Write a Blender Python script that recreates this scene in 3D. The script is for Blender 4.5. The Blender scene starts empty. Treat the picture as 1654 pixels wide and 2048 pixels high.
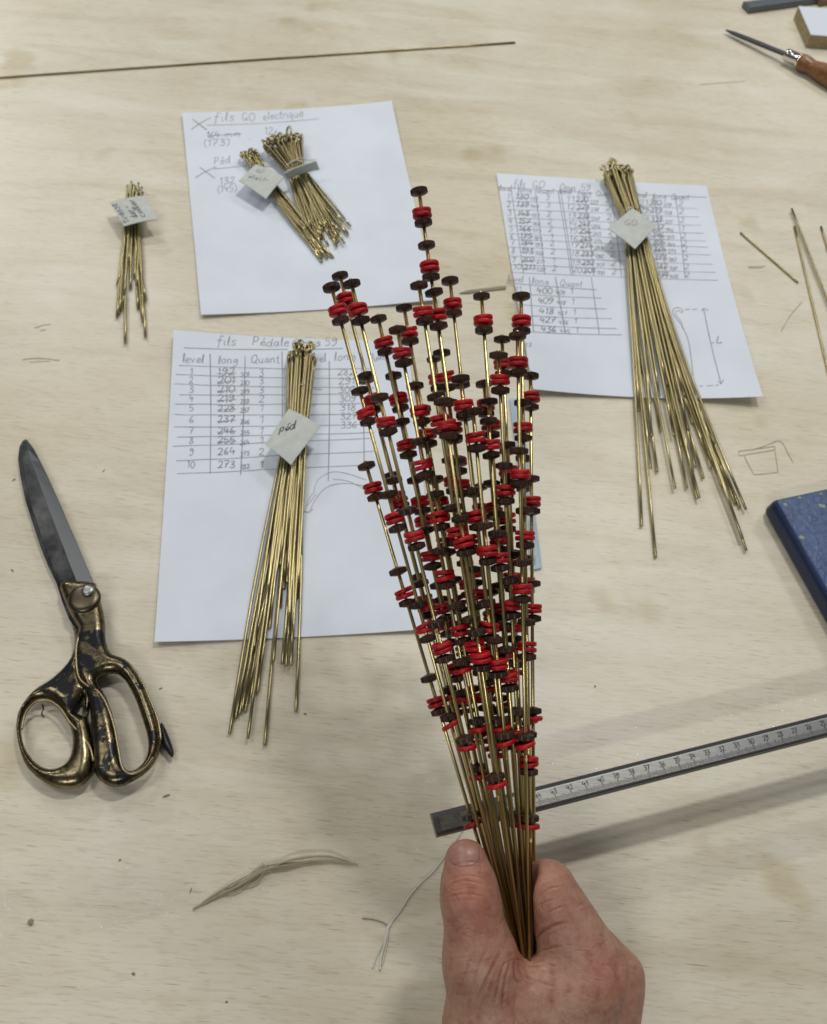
import bpy, bmesh, math, random
import numpy as np
from mathutils import Vector, Matrix

random.seed(11)
rng = np.random.default_rng(5)
SC = bpy.context.scene
C = SC.collection
R = math.radians
MM = 0.001

# ------------------------------------------------------------------ camera
F_PX, PITCH, ROLL, CAM_H = 1900.0, R(55.8), R(-5.5), 0.605
IW, IH = 1654.0, 2048.0
_fw = Vector((0, math.cos(PITCH), -math.sin(PITCH)))
_rt = Vector((1, 0, 0))
_up = Vector((0, math.sin(PITCH), math.cos(PITCH)))
_c, _s = math.cos(ROLL), math.sin(ROLL)
RT = _rt * _c - _up * _s
UP = _rt * _s + _up * _c
FW = _fw
CAM = Vector((0, 0, CAM_H))
cd = bpy.data.cameras.new('camera')
cam = bpy.data.objects.new('camera', cd)
C.objects.link(cam)
M3 = Matrix((RT, UP, -FW)).transposed()
cam.matrix_world = Matrix.Translation(CAM) @ M3.to_4x4()
cd.sensor_fit = 'HORIZONTAL'
cd.sensor_width = 36.0
cd.lens = F_PX / IW * 36.0
cd.clip_start = 0.02
cd.clip_end = 50
cd.dof.use_dof = True
cd.dof.focus_distance = 0.51
cd.dof.aperture_fstop = 19
SC.camera = cam

# ------------------------------------------------------------------ light
w = bpy.data.worlds.new('World')
SC.world = w
w.use_nodes = True
bg = w.node_tree.nodes['Background']
bg.inputs['Color'].default_value = (0.93, 0.97, 1.0, 1)
bg.inputs['Strength'].default_value = 0.085


def lamp(name, loc, sx, sy, watts, rz=0.0, col=(1, 0.985, 0.925)):
    l = bpy.data.lights.new(name, 'AREA')
    l.shape = 'RECTANGLE'
    l.size, l.size_y = sx, sy
    l.energy = watts
    l.color = col
    o = bpy.data.objects.new(name, l)
    C.objects.link(o)
    o.location = loc
    o.rotation_euler = (0, 0, rz)
    return o


# rows of ceiling tubes in the workshop, over two metres above the bench
TR = R(19.6)
lamp('ceiling_tube', (-0.5, -2.3, 2.4), 1.2, .14, 38, TR)
lamp('ceiling_tube', (-1.3, 0.55, 2.4), 1.2, .14, 11, TR)
lamp('ceiling_tube', (0.50, 1.50, 2.4), .4, .14, 26, TR)
lamp('ceiling_tube', (1.9, 2.3, 2.4), .6, .14, 16, TR)
lamp('ceiling_tube', (-1.2, 2.5, 2.4), 1.2, .14, 15, TR)
lamp('ceiling_tube', (0.9, 3.2, 2.4), 1.2, .14, 14, TR)
lamp('ceiling_tube', (-2.8, 4.3, 2.4), .6, .14, 62, TR)
SC.cycles.sample_clamp_indirect = 1.5
SC.cycles.blur_glossy = 1.0
SC.cycles.filter_width = 1.6
vs = SC.view_settings
vs.view_transform = 'Standard'
vs.look = 'None'
vs.gamma = 1
vs.use_curve_mapping = False
vs.exposure = -0.02


# ------------------------------------------------------------------ helpers
def at(x, y, z=0.0):
    """point of the plane z (metres) seen at photograph pixel x, y"""
    d = FW + RT * ((x - IW / 2) / F_PX) + UP * ((IH / 2 - y) / F_PX)
    return CAM + d * ((z - CAM_H) / d.z)


def deep(x, y, depth):
    return CAM + (FW + RT * ((x - IW / 2) / F_PX) + UP * ((IH / 2 - y) / F_PX)) * depth


def tag(o, label=None, cat=None, group=None, kind=None):
    if label: o['label'] = label
    if cat: o['category'] = cat
    if group: o['group'] = group
    if kind: o['kind'] = kind
    return o


def empty(name, loc, label, cat, group=None):
    o = bpy.data.objects.new(name, None)
    o.empty_display_size = 0.01
    C.objects.link(o)
    o.location = loc
    return tag(o, label, cat, group)


def link(name, me, mat, parent=None, smooth=True, local=False):
    """local: mesh coordinates are already in the parent's space"""
    o = bpy.data.objects.new(name, me)
    C.objects.link(o)
    if mat and len(me.materials) == 0:
        me.materials.append(mat)
    if parent:
        o.parent = parent
        if not local:
            o.matrix_parent_inverse = Matrix.Translation(-Vector(parent.location))
    if smooth:
        me.polygons.foreach_set('use_smooth', [True] * len(me.polygons))
    return o


class MB:
    def __init__(s):
        s.v, s.f = [], []

    def add(s, v, f):
        n = len(s.v)
        s.v += [tuple(p) for p in v]
        s.f += [tuple(i + n for i in q) for q in f]
        return s

    def tube(s, pts, rad, n=8, cap=True):
        pts = [Vector(p) for p in pts]
        if not hasattr(rad, '__len__'):
            rad = [rad] * len(pts)
        T = []
        for i in range(len(pts)):
            a, b = pts[max(i - 1, 0)], pts[min(i + 1, len(pts) - 1)]
            T.append((b - a).normalized())
        u = T[0].orthogonal().normalized()
        vs_, fs = [], []
        for i, p in enumerate(pts):
            u = (u - T[i] * u.dot(T[i])).normalized()
            q = T[i].cross(u)
            for k in range(n):
                a = 2 * math.pi * k / n
                vs_.append(p + (u * math.cos(a) + q * math.sin(a)) * rad[i])
        for i in range(len(pts) - 1):
            for k in range(n):
                a, b = i * n + k, i * n + (k + 1) % n
                fs.append((a, b, b + n, a + n))
        if cap:
            fs.append(tuple(range(n - 1, -1, -1)))
            m = (len(pts) - 1) * n
            fs.append(tuple(range(m, m + n)))
        return s.add(vs_, fs)

    def mesh(s, name):
        me = bpy.data.meshes.new(name)
        me.from_pydata(s.v, [], s.f)
        me.update()
        return me

    def build(s, name, mat, parent=None, smooth=True, local=False):
        return link(name, s.mesh(name), mat, parent, smooth, local)


def lathe(profile, n, axis=Vector((0, 0, 1)), rmod=None):
    """profile (r, z) list closed on the axis at both ends -> MB around z"""
    m = MB()
    vs_, fs = [], []
    rings = []
    for r, z in profile:
        if r < 1e-7:
            rings.append([len(vs_)]); vs_.append((0, 0, z))
        else:
            ids = []
            for k in range(n):
                a = 2 * math.pi * k / n
                rr = r * (rmod(k, r) if rmod else 1)
                ids.append(len(vs_)); vs_.append((rr * math.cos(a), rr * math.sin(a), z))
            rings.append(ids)
    for a, b in zip(rings[:-1], rings[1:]):
        for k in range(n):
            k2 = (k + 1) % n
            if len(a) == 1: fs.append((a[0], b[k], b[k2]))
            elif len(b) == 1: fs.append((a[k], b[0], a[k2]))
            else: fs.append((a[k], b[k], b[k2], a[k2]))
    return m.add(vs_, fs)


def quadbox(pts, z0, z1, grow=0.0):
    ce = sum(pts, Vector()) / 4
    lo = [p + (p - ce).normalized() * grow for p in pts]
    vs_ = [Vector((p.x, p.y, z0)) for p in lo] + [Vector((p.x, p.y, z1)) for p in pts]
    return MB().add(vs_, [(3, 2, 1, 0), (4, 5, 6, 7), (0, 1, 5, 4), (1, 2, 6, 5), (2, 3, 7, 6), (3, 0, 4, 7)])


def bevel(o, width, seg=2):
    b = o.modifiers.new('bevel', 'BEVEL')
    b.width = width
    b.segments = seg
    b.limit_method = 'ANGLE'
    b.angle_limit = R(25)
    b.harden_normals = False
    return o


def catmull(P, n=6, closed=False):
    P = [np.array(p, float) for p in P]
    out = []
    N = len(P)
    rngi = range(N) if closed else range(N - 1)
    for i in rngi:
        if closed:
            a, b, c, d = P[(i - 1) % N], P[i], P[(i + 1) % N], P[(i + 2) % N]
        else:
            a, b, c, d = P[max(i - 1, 0)], P[i], P[i + 1], P[min(i + 2, N - 1)]
        for k in range(n):
            t = k / n
            out.append(0.5 * ((2 * b) + (c - a) * t + (2 * a - 5 * b + 4 * c - d) * t * t + (3 * b - a - 3 * c + d) * t ** 3))
    if not closed:
        out.append(P[-1])
    return out


def surface_nets(Fv, org, h):
    """mesh the zero level of a sampled field (negative inside)"""
    ins = Fv < 0
    nx, ny, nz = Fv.shape
    cnt = np.zeros((nx - 1, ny - 1, nz - 1), np.int8)
    sl = [(slice(0, -1) if not b else slice(1, None)) for b in (0, 1)]
    corners = [(a, b, c) for a in (0, 1) for b in (0, 1) for c in (0, 1)]
    for a, b, c in corners:
        cnt += ins[sl[a], sl[b], sl[c]]
    act = (cnt > 0) & (cnt < 8)
    idx = -np.ones(act.shape, np.int64)
    cells = np.argwhere(act)
    idx[act] = np.arange(len(cells))
    acc = np.zeros((len(cells), 3)); num = np.zeros(len(cells))
    for a in corners:
        for ax in range(3):
            if a[ax]: continue
            b = list(a); b[ax] = 1
            fa = Fv[cells[:, 0] + a[0], cells[:, 1] + a[1], cells[:, 2] + a[2]]
            fb = Fv[cells[:, 0] + b[0], cells[:, 1] + b[1], cells[:, 2] + b[2]]
            cr = (fa < 0) != (fb < 0)
            t = np.where(cr, fa / np.where(cr, fa - fb, 1), 0)
            p = np.tile(np.array(a, float), (len(cells), 1)); p[:, ax] = t
            acc[cr] += p[cr]; num[cr] += 1
    V = (cells + acc / num[:, None]) * h + np.array(org)
    faces = []
    for ax in range(3):
        s0 = [slice(None)] * 3; s1 = [slice(None)] * 3
        s0[ax] = slice(0, -1); s1[ax] = slice(1, None)
        A, B = ins[tuple(s0)], ins[tuple(s1)]
        e = np.argwhere(A != B)
        o1, o2 = (ax + 1) % 3, (ax + 2) % 3
        ok = (e[:, o1] > 0) & (e[:, o2] > 0) & (e[:, o1] < Fv.shape[o1] - 1) & (e[:, o2] < Fv.shape[o2] - 1)
        e = e[ok]
        def g(d1, d2):
            q = e.copy(); q[:, o1] -= d1; q[:, o2] -= d2
            return idx[q[:, 0], q[:, 1], q[:, 2]]
        q = np.stack([g(1, 1), g(0, 1), g(0, 0), g(1, 0)], 1)
        flip = ~ins[e[:, 0], e[:, 1], e[:, 2]]
        q[flip] = q[flip][:, ::-1]
        faces.append(q)
    return V, np.concatenate(faces)


def np_mesh(name, V, Fq):
    me = bpy.data.meshes.new(name)
    me.from_pydata(V.tolist(), [], Fq.tolist())
    me.update()
    return me


# ------------------------------------------------------------------ materials
def mat(name, col=(.5, .5, .5), rough=.5, metal=0.0, **kw):
    m = bpy.data.materials.new(name)
    m.use_nodes = True
    nt = m.node_tree
    b = nt.nodes['Principled BSDF']
    b.inputs['Base Color'].default_value = (*col, 1)
    b.inputs['Roughness'].default_value = rough
    b.inputs['Metallic'].default_value = metal
    for k, v in kw.items():
        b.inputs[k.replace('_', ' ')].default_value = v
    return m


def N(m, typ, **kw):
    n = m.node_tree.nodes.new(typ)
    for k, v in kw.items():
        if k in ('Scale', 'Detail', 'Roughness', 'Distortion', 'Strength', 'Distance', 'Factor', 'Randomness'):
            n.inputs[k].default_value = v
        else:
            setattr(n, k, v)
    return n


def L(m, a, b):
    m.node_tree.links.new(a, b)


def P(m):
    return m.node_tree.nodes['Principled BSDF']


def coords(m, scale=(1, 1, 1), rot=(0, 0, 0), kind='Object'):
    t = N(m, 'ShaderNodeTexCoord')
    mp = N(m, 'ShaderNodeMapping')
    mp.inputs['Scale'].default_value = scale
    mp.inputs['Rotation'].default_value = rot
    L(m, t.outputs[kind], mp.inputs['Vector'])
    return mp.outputs['Vector']


def ramp(m, fac, stops):
    r = N(m, 'ShaderNodeValToRGB')
    el = r.color_ramp.elements
    while len(el) < len(stops):
        el.new(0.5)
    for e, (p, c) in zip(el, stops):
        e.position = p
        e.color = (*c, 1) if len(c) == 3 else c
    L(m, fac, r.inputs['Fac'])
    return r.outputs['Color']


def noise(m, vec, scale, detail=3, rough=.5, dist=0):
    n = N(m, 'ShaderNodeTexNoise', Scale=scale, Detail=detail, Roughness=rough, Distortion=dist)
    L(m, vec, n.inputs['Vector'])
    return n.outputs['Fac']


def mixc(m, fac, a, b, mode='MIX'):
    n = N(m, 'ShaderNodeMix', data_type='RGBA', blend_type=mode)
    for s, v in ((0, fac), (6, a), (7, b)):
        if isinstance(v, (int, float)): n.inputs[s].default_value = v
        elif isinstance(v, tuple): n.inputs[s].default_value = (*v, 1)
        else: L(m, v, n.inputs[s])
    return n.outputs[2]


def bump(m, h, strength, dist=.001, prev=None):
    b = N(m, 'ShaderNodeBump', Strength=strength, Distance=dist)
    L(m, h, b.inputs['Height'])
    if prev: L(m, prev, b.inputs['Normal'])
    return b.outputs['Normal']


MAT = {}
# birch plywood bench
m = MAT['bench'] = mat('birch_plywood', rough=.36)
v1 = coords(m, (2.6, 18, 1), (0, 0, R(-16)))
v2 = coords(m, (22, 190, 1), (0, 0, R(-14.5)))
v3 = coords(m, (1, 1, 1))
v4 = coords(m, (7, 110, 1), (0, 0, R(-15)))
broad = noise(m, v1, 2.0, 4, .6, .8)
fine = noise(m, v2, 3.0, 3, .6, .3)
cloud = noise(m, v3, 3.2, 4, .6)
flk = noise(m, v4, 9, 2, .5)
c1 = ramp(m, broad, [(.28, (.60, .55, .445)), (.5, (.67, .63, .525)), (.72, (.71, .68, .595))])
c2 = ramp(m, fine, [(.25, (.84, .81, .76)), (.5, (1, 1, 1)), (1, (1.0, 1.0, 1.0))])
c3 = ramp(m, cloud, [(.3, (.86, .82, .76)), (.6, (1, 1, 1))])
c4 = ramp(m, flk, [(.63, (1, 1, 1)), (.71, (.66, .60, .51))])
vs5 = coords(m, (1, 1, 1))
stn = noise(m, vs5, 9, 3, .55)
c5 = ramp(m, stn, [(.62, (1, 1, 1)), (.70, (.84, .79, .68))])
col = mixc(m, 1.0, c1, c2, 'MULTIPLY')
col = mixc(m, 1.0, col, c3, 'MULTIPLY')
col = mixc(m, .8, col, c4, 'MULTIPLY')
col = mixc(m, 1.0, col, c5, 'MULTIPLY')
sme = ramp(m, noise(m, coords(m, (2.2, 5, 1), (0, 0, R(-15))), 2.6, 5, .62, .6), [(.52, (0, 0, 0)), (.70, (.45, .45, .45))])
col = mixc(m, sme, col, (.74, .71, .65))
yel = ramp(m, noise(m, v3, 2.1, 3, .5), [(.50, (1, 1, 1)), (.68, (1.0, .965, .88))])
col = mixc(m, 1.0, col, yel, 'MULTIPLY')
L(m, col, P(m).inputs['Base Color'])
rr = N(m, 'ShaderNodeMapRange')
rr.inputs[3].default_value = .26; rr.inputs[4].default_value = .5
L(m, cloud, rr.inputs[0]); L(m, rr.outputs[0], P(m).inputs['Roughness'])
L(m, bump(m, fine, .16, .0006), P(m).inputs['Normal'])

# paper
m = MAT['paper'] = mat('office_paper', (.70, .755, .86), .75)
v = coords(m)
n1 = noise(m, v, 14, 4, .55)
L(m, ramp(m, n1, [(.35, (.655, .705, .80)), (.65, (.71, .765, .87))]), P(m).inputs['Base Color'])
L(m, bump(m, n1, .15, .002), P(m).inputs['Normal'])
MAT['pencil'] = mat('pencil_graphite', (.23, .23, .26), .6)
MAT['pencil_soft'] = mat('pencil_graphite_faint', (.36, .36, .38), .6)
MAT['pencil_bench'] = mat('pencil_on_wood', (.34, .275, .225), .6)
MAT['gouge'] = mat('exposed_wood_gouge', (.42, .35, .26), .8)
MAT['ink'] = mat('ballpoint_ink', (.04, .04, .06), .5)
MAT['card'] = mat('grey_card', (.52, .55, .54), .8)
m = MAT['card']; v = coords(m); n1 = noise(m, v, 120, 3)
L(m, ramp(m, n1, [(.3, (.47, .50, .49)), (.7, (.56, .59, .57))]), P(m).inputs['Base Color'])
MAT['thread'] = mat('cotton_thread', (.62, .59, .53), .9)
MAT['hair'] = mat('dark_fibre', (.05, .04, .04), .7)

def brass(name, a, b, r0, r1):
    m = mat(name, a, r0, 1.0)
    v = coords(m)
    n = noise(m, v, 22, 3, .5)
    L(m, ramp(m, n, [(.3, a), (.68, b)]), P(m).inputs['Base Color'])
    q = N(m, 'ShaderNodeMapRange'); q.inputs[3].default_value = r0; q.inputs[4].default_value = r1
    L(m, n, q.inputs[0]); L(m, q.outputs[0], P(m).inputs['Roughness'])
    return m

MAT['brass'] = brass('brass_wire', (.295, .25, .13), (.47, .40, .215), .25, .38)
MAT['brass_rod'] = brass('brass_rod', (.48, .385, .165), (.62, .51, .235), .24, .34)
MAT['brass_dull'] = brass('tarnished_brass', (.23, .19, .105), (.37, .30, .17), .28, .40)

m = MAT['nut'] = mat('brown_leather_nut', (.040, .020, .014), .40, Specular_IOR_Level=.28)
v = coords(m)
n1 = noise(m, v, 500, 3)
oi = N(m, 'ShaderNodeObjectInfo'); tv = ramp(m, oi.outputs['Random'], [(0, (.62, .60, .62)), (1, (1.35, 1.3, 1.25))])
L(m, mixc(m, 1.0, ramp(m, n1, [(.3, (.022, .010, .007)), (.7, (.060, .029, .019))]), tv, 'MULTIPLY'), P(m).inputs['Base Color'])
L(m, bump(m, n1, .3, .0003), P(m).inputs['Normal'])
m = MAT['felt'] = mat('red_felt', (.48, .006, .012), .42, Specular_IOR_Level=.35)
v = coords(m)
n1 = noise(m, v, 420, 4, .65)
oi = N(m, 'ShaderNodeObjectInfo'); tv = ramp(m, oi.outputs['Random'], [(0, (.72, .7, .8)), (1, (1.12, 1.2, 1.1))])
L(m, mixc(m, 1.0, ramp(m, n1, [(.3, (.32, .003, .008)), (.7, (.56, .009, .016))]), tv, 'MULTIPLY'), P(m).inputs['Base Color'])
L(m, bump(m, n1, .5, .0005), P(m).inputs['Normal'])

m = MAT['blade'] = mat('dark_steel', (.13, .135, .15), .36, 1.0)
v = coords(m, (1, 1, 1)); n1 = noise(m, v, 30, 5, .65); n2 = noise(m, v, 260, 3)
cc = ramp(m, n1, [(.3, (.016, .017, .019)), (.5, (.038, .039, .042)), (.7, (.11, .11, .112))])
L(m, cc, P(m).inputs['Base Color'])
q = N(m, 'ShaderNodeMapRange'); q.inputs[3].default_value = .20; q.inputs[4].default_value = .40
L(m, n1, q.inputs[0]); L(m, q.outputs[0], P(m).inputs['Roughness'])
MAT['edge_steel'] = mat('ground_steel', (.15, .155, .165), .34, 1.0)
MAT['screw'] = mat('screw_steel', (.33, .33, .33), .38, 1.0)

# worn black enamel over bronze
m = MAT['bronze'] = mat('worn_bronze', (.3, .22, .12), .35, 1.0)
v = coords(m); n1 = noise(m, v, 26, 5, .6); n2 = noise(m, v, 300, 3); n3 = noise(m, v, 75, 4, .6)
br = ramp(m, n1, [(.3, (.10, .075, .045)), (.5, (.23, .17, .085)), (.7, (.40, .30, .16))])
br = mixc(m, 1.0, br, ramp(m, n2, [(.34, (.35, .32, .28)), (.5, (1, 1, 1))]), 'MULTIPLY')
L(m, br, P(m).inputs['Base Color'])
L(m, bump(m, n2, .25, .0004), P(m).inputs['Normal'])

# the same bronze with what is left of its black enamel (point attribute 'paint')
m = MAT['enamel'] = mat('chipped_black_enamel', (.02, .02, .025), .3, Specular_IOR_Level=.3)
v = coords(m); n1 = noise(m, v, 70, 5, .7, .6); n2 = noise(m, v, 320, 3); n4 = noise(m, v, 45, 6, .72)
at_ = N(m, 'ShaderNodeAttribute', attribute_name='paint')
sm_ = N(m, 'ShaderNodeMath', operation='ADD'); L(m, at_.outputs['Fac'], sm_.inputs[0]); L(m, n1, sm_.inputs[1])
rg = N(m, 'ShaderNodeMath', operation='GREATER_THAN'); rg.inputs[1].default_value = 1.0
L(m, sm_.outputs[0], rg.inputs[0])
bc = ramp(m, n4, [(.3, (.085, .072, .048)), (.5, (.175, .145, .09)), (.7, (.30, .25, .155))])
bc = mixc(m, 1.0, bc, ramp(m, n2, [(.30, (.45, .42, .38)), (.55, (1, 1, 1))]), 'MULTIPLY')
L(m, mixc(m, rg.outputs[0], bc, (.012, .013, .017)), P(m).inputs['Base Color'])
iv = N(m, 'ShaderNodeMath', operation='SUBTRACT'); iv.inputs[0].default_value = 1; L(m, rg.outputs[0], iv.inputs[1])
L(m, iv.outputs[0], P(m).inputs['Metallic'])
P(m).inputs['Roughness'].default_value = .27
P(m).inputs['Specular IOR Level'].default_value = .22
L(m, bump(m, rg.outputs[0], .5, .0006, bump(m, n2, .25, .0004)), P(m).inputs['Normal'])
MAT['dark_bronze'] = mat('dark_bronze', (.11, .092, .065), .36, 1.0)
MAT['rim'] = mat('rubbed_bronze', (.34, .275, .17), .38, 1.0)
MAT['enamel_full'] = mat('black_enamel', (.010, .011, .015), .34, Specular_IOR_Level=.35)

m = MAT['ruler'] = mat('brushed_steel', (.50, .50, .48), .46, 1.0)
v = coords(m, (6, 900, 900)); n1 = noise(m, v, 3, 3)
L(m, ramp(m, n1, [(.3, (.18, .18, .172)), (.7, (.27, .27, .26))]), P(m).inputs['Base Color'])
MAT['ruler_dark'] = mat('blued_steel', (.19, .195, .20), .36, 1.0)
MAT['ruler_mark'] = mat('etched_marks', (.06, .06, .06), .6)
MAT['file_steel'] = mat('dark_file_steel', (.065, .07, .08), .4, .8)
MAT['grey_bar'] = mat('grey_steel_bar', (.15, .17, .19), .45, .8)

m = MAT['blue'] = mat('blue_hammer_paint', (.012, .035, .125), .42)
v = coords(m); n1 = noise(m, v, 210, 3, .5, .6); n2 = noise(m, v, 45, 3)
L(m, bump(m, n1, .42, .002), P(m).inputs['Normal'])
L(m, ramp(m, n2, [(.3, (.014, .042, .135)), (.7, (.030, .075, .215))]), P(m).inputs['Base Color'])
MAT['blue_edge'] = mat('blue_paint_smooth', (.008, .020, .070), .40)
MAT['chip'] = mat('chipped_primer', (.27, .29, .22), .6)

m = MAT['chipboard'] = mat('chipboard_edge', (.36, .28, .16), .85)
v = coords(m); n1 = noise(m, v, 260, 4, .7)
L(m, ramp(m, n1, [(.3, (.24, .18, .095)), (.7, (.46, .37, .22))]), P(m).inputs['Base Color'])
MAT['laminate'] = mat('white_laminate', (.66, .71, .80), .4)
m = MAT['handle'] = mat('varnished_wood', (.22, .10, .035), .3)
v = coords(m, (1, 1, 1)); n1 = noise(m, v, 90, 4, .6, .6)
L(m, ramp(m, n1, [(.3, (.13, .05, .016)), (.6, (.26, .12, .042)), (.8, (.38, .22, .10))]), P(m).inputs['Base Color'])
MAT['ferrule'] = mat('chrome_ferrule', (.72, .71, .68), .16, 1.0)
m = MAT['wood_scrap'] = mat('brown_wood', (.24, .15, .08), .7)
MAT['sliver'] = mat('grey_brown_sliver', (.27, .23, .18), .8)
MAT['crumb'] = mat('wood_dust', (.26, .21, .15), .9)
MAT['film'] = mat('clear_film', (.62, .56, .44), .12, Alpha=.07)
MAT['film_fold'] = mat('folded_film', (.40, .34, .23), .3, Alpha=.75)
m = MAT['tape'] = bpy.data.materials.new('clear_tape')
m.use_nodes = True
m.node_tree.nodes.remove(P(m))
v = coords(m); n1 = noise(m, v, 420, 2, .6); n0 = noise(m, v, 7, 3)
f = ramp(m, n0, [(.54, (.015, .015, .015)), (.66, (.10, .10, .10))])
gl = N(m, 'ShaderNodeBsdfGlossy', distribution='GGX', Roughness=.07)
L(m, bump(m, n1, 1.0, .004), gl.inputs['Normal'])
tr = N(m, 'ShaderNodeBsdfTransparent'); mx = N(m, 'ShaderNodeMixShader')
L(m, f, mx.inputs[0]); L(m, tr.outputs[0], mx.inputs[1]); L(m, gl.outputs[0], mx.inputs[2])
L(m, mx.outputs[0], m.node_tree.nodes['Material Output'].inputs['Surface'])
MAT['acrylic'] = mat('clear_blue_acrylic', (.55, .70, .84), .15, Alpha=.55)

# skin
m = MAT['skin'] = mat('skin', (.45, .25, .19), .46)
v = coords(m)
n1 = noise(m, v, 34, 4, .6); n2 = noise(m, v, 190, 3, .6)
vo = N(m, 'ShaderNodeTexVoronoi', Scale=1050.0); L(m, v, vo.inputs['Vector'])
cA = ramp(m, n1, [(.32, (.37, .172, .125)), (.5, (.41, .225, .165)), (.7, (.45, .270, .195))])
cB = ramp(m, n2, [(.3, (.80, .68, .66)), (.58, (1, 1, 1))])
sk = mixc(m, 1.0, cA, cB, 'MULTIPLY')
vc = N(m, 'ShaderNodeVertexColor', layer_name='tone')
sk = mixc(m, 1.0, sk, vc.outputs['Color'], 'MULTIPLY')
L(m, sk, P(m).inputs['Base Color'])
P(m).inputs['Subsurface Weight'].default_value = .22
P(m).inputs['Subsurface Radius'].default_value = (.9, .35, .2)
P(m).inputs['Subsurface Scale'].default_value = .003
v6 = coords(m, (1, 1, 1)); n3 = noise(m, v6, 420, 4, .65, 1.0)
nb = bump(m, vo.outputs['Distance'], .20, .0004)
nb = bump(m, n3, .45, .0008, nb)
L(m, nb, P(m).inputs['Normal'])
MAT['nail'] = mat('fingernail', (.34, .165, .135), .36)


# ------------------------------------------------------------------ the bench
mb = MB()
mb.add([(-1.1, -.35, 0), (1.1, -.35, 0), (1.1, 1.75, 0), (-1.1, 1.75, 0),
        (-1.1, -.35, -.03), (1.1, -.35, -.03), (1.1, 1.75, -.03), (-1.1, 1.75, -.03)],
       [(0, 1, 2, 3), (7, 6, 5, 4), (0, 4, 5, 1), (1, 5, 6, 2), (2, 6, 7, 3), (3, 7, 4, 0)])
bench = tag(mb.build('workbench_top', MAT['bench'], smooth=False), 'pale birch plywood workbench top under everything', kind='structure')

# ------------------------------------------------------------------ pencil writing
def G_(s):
    out = []
    for st in s.split('|'):
        q = [float(t) for t in st.split()]
        out.append([(q[i], q[i + 1]) for i in range(0, len(q), 2)])
    return out

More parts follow.
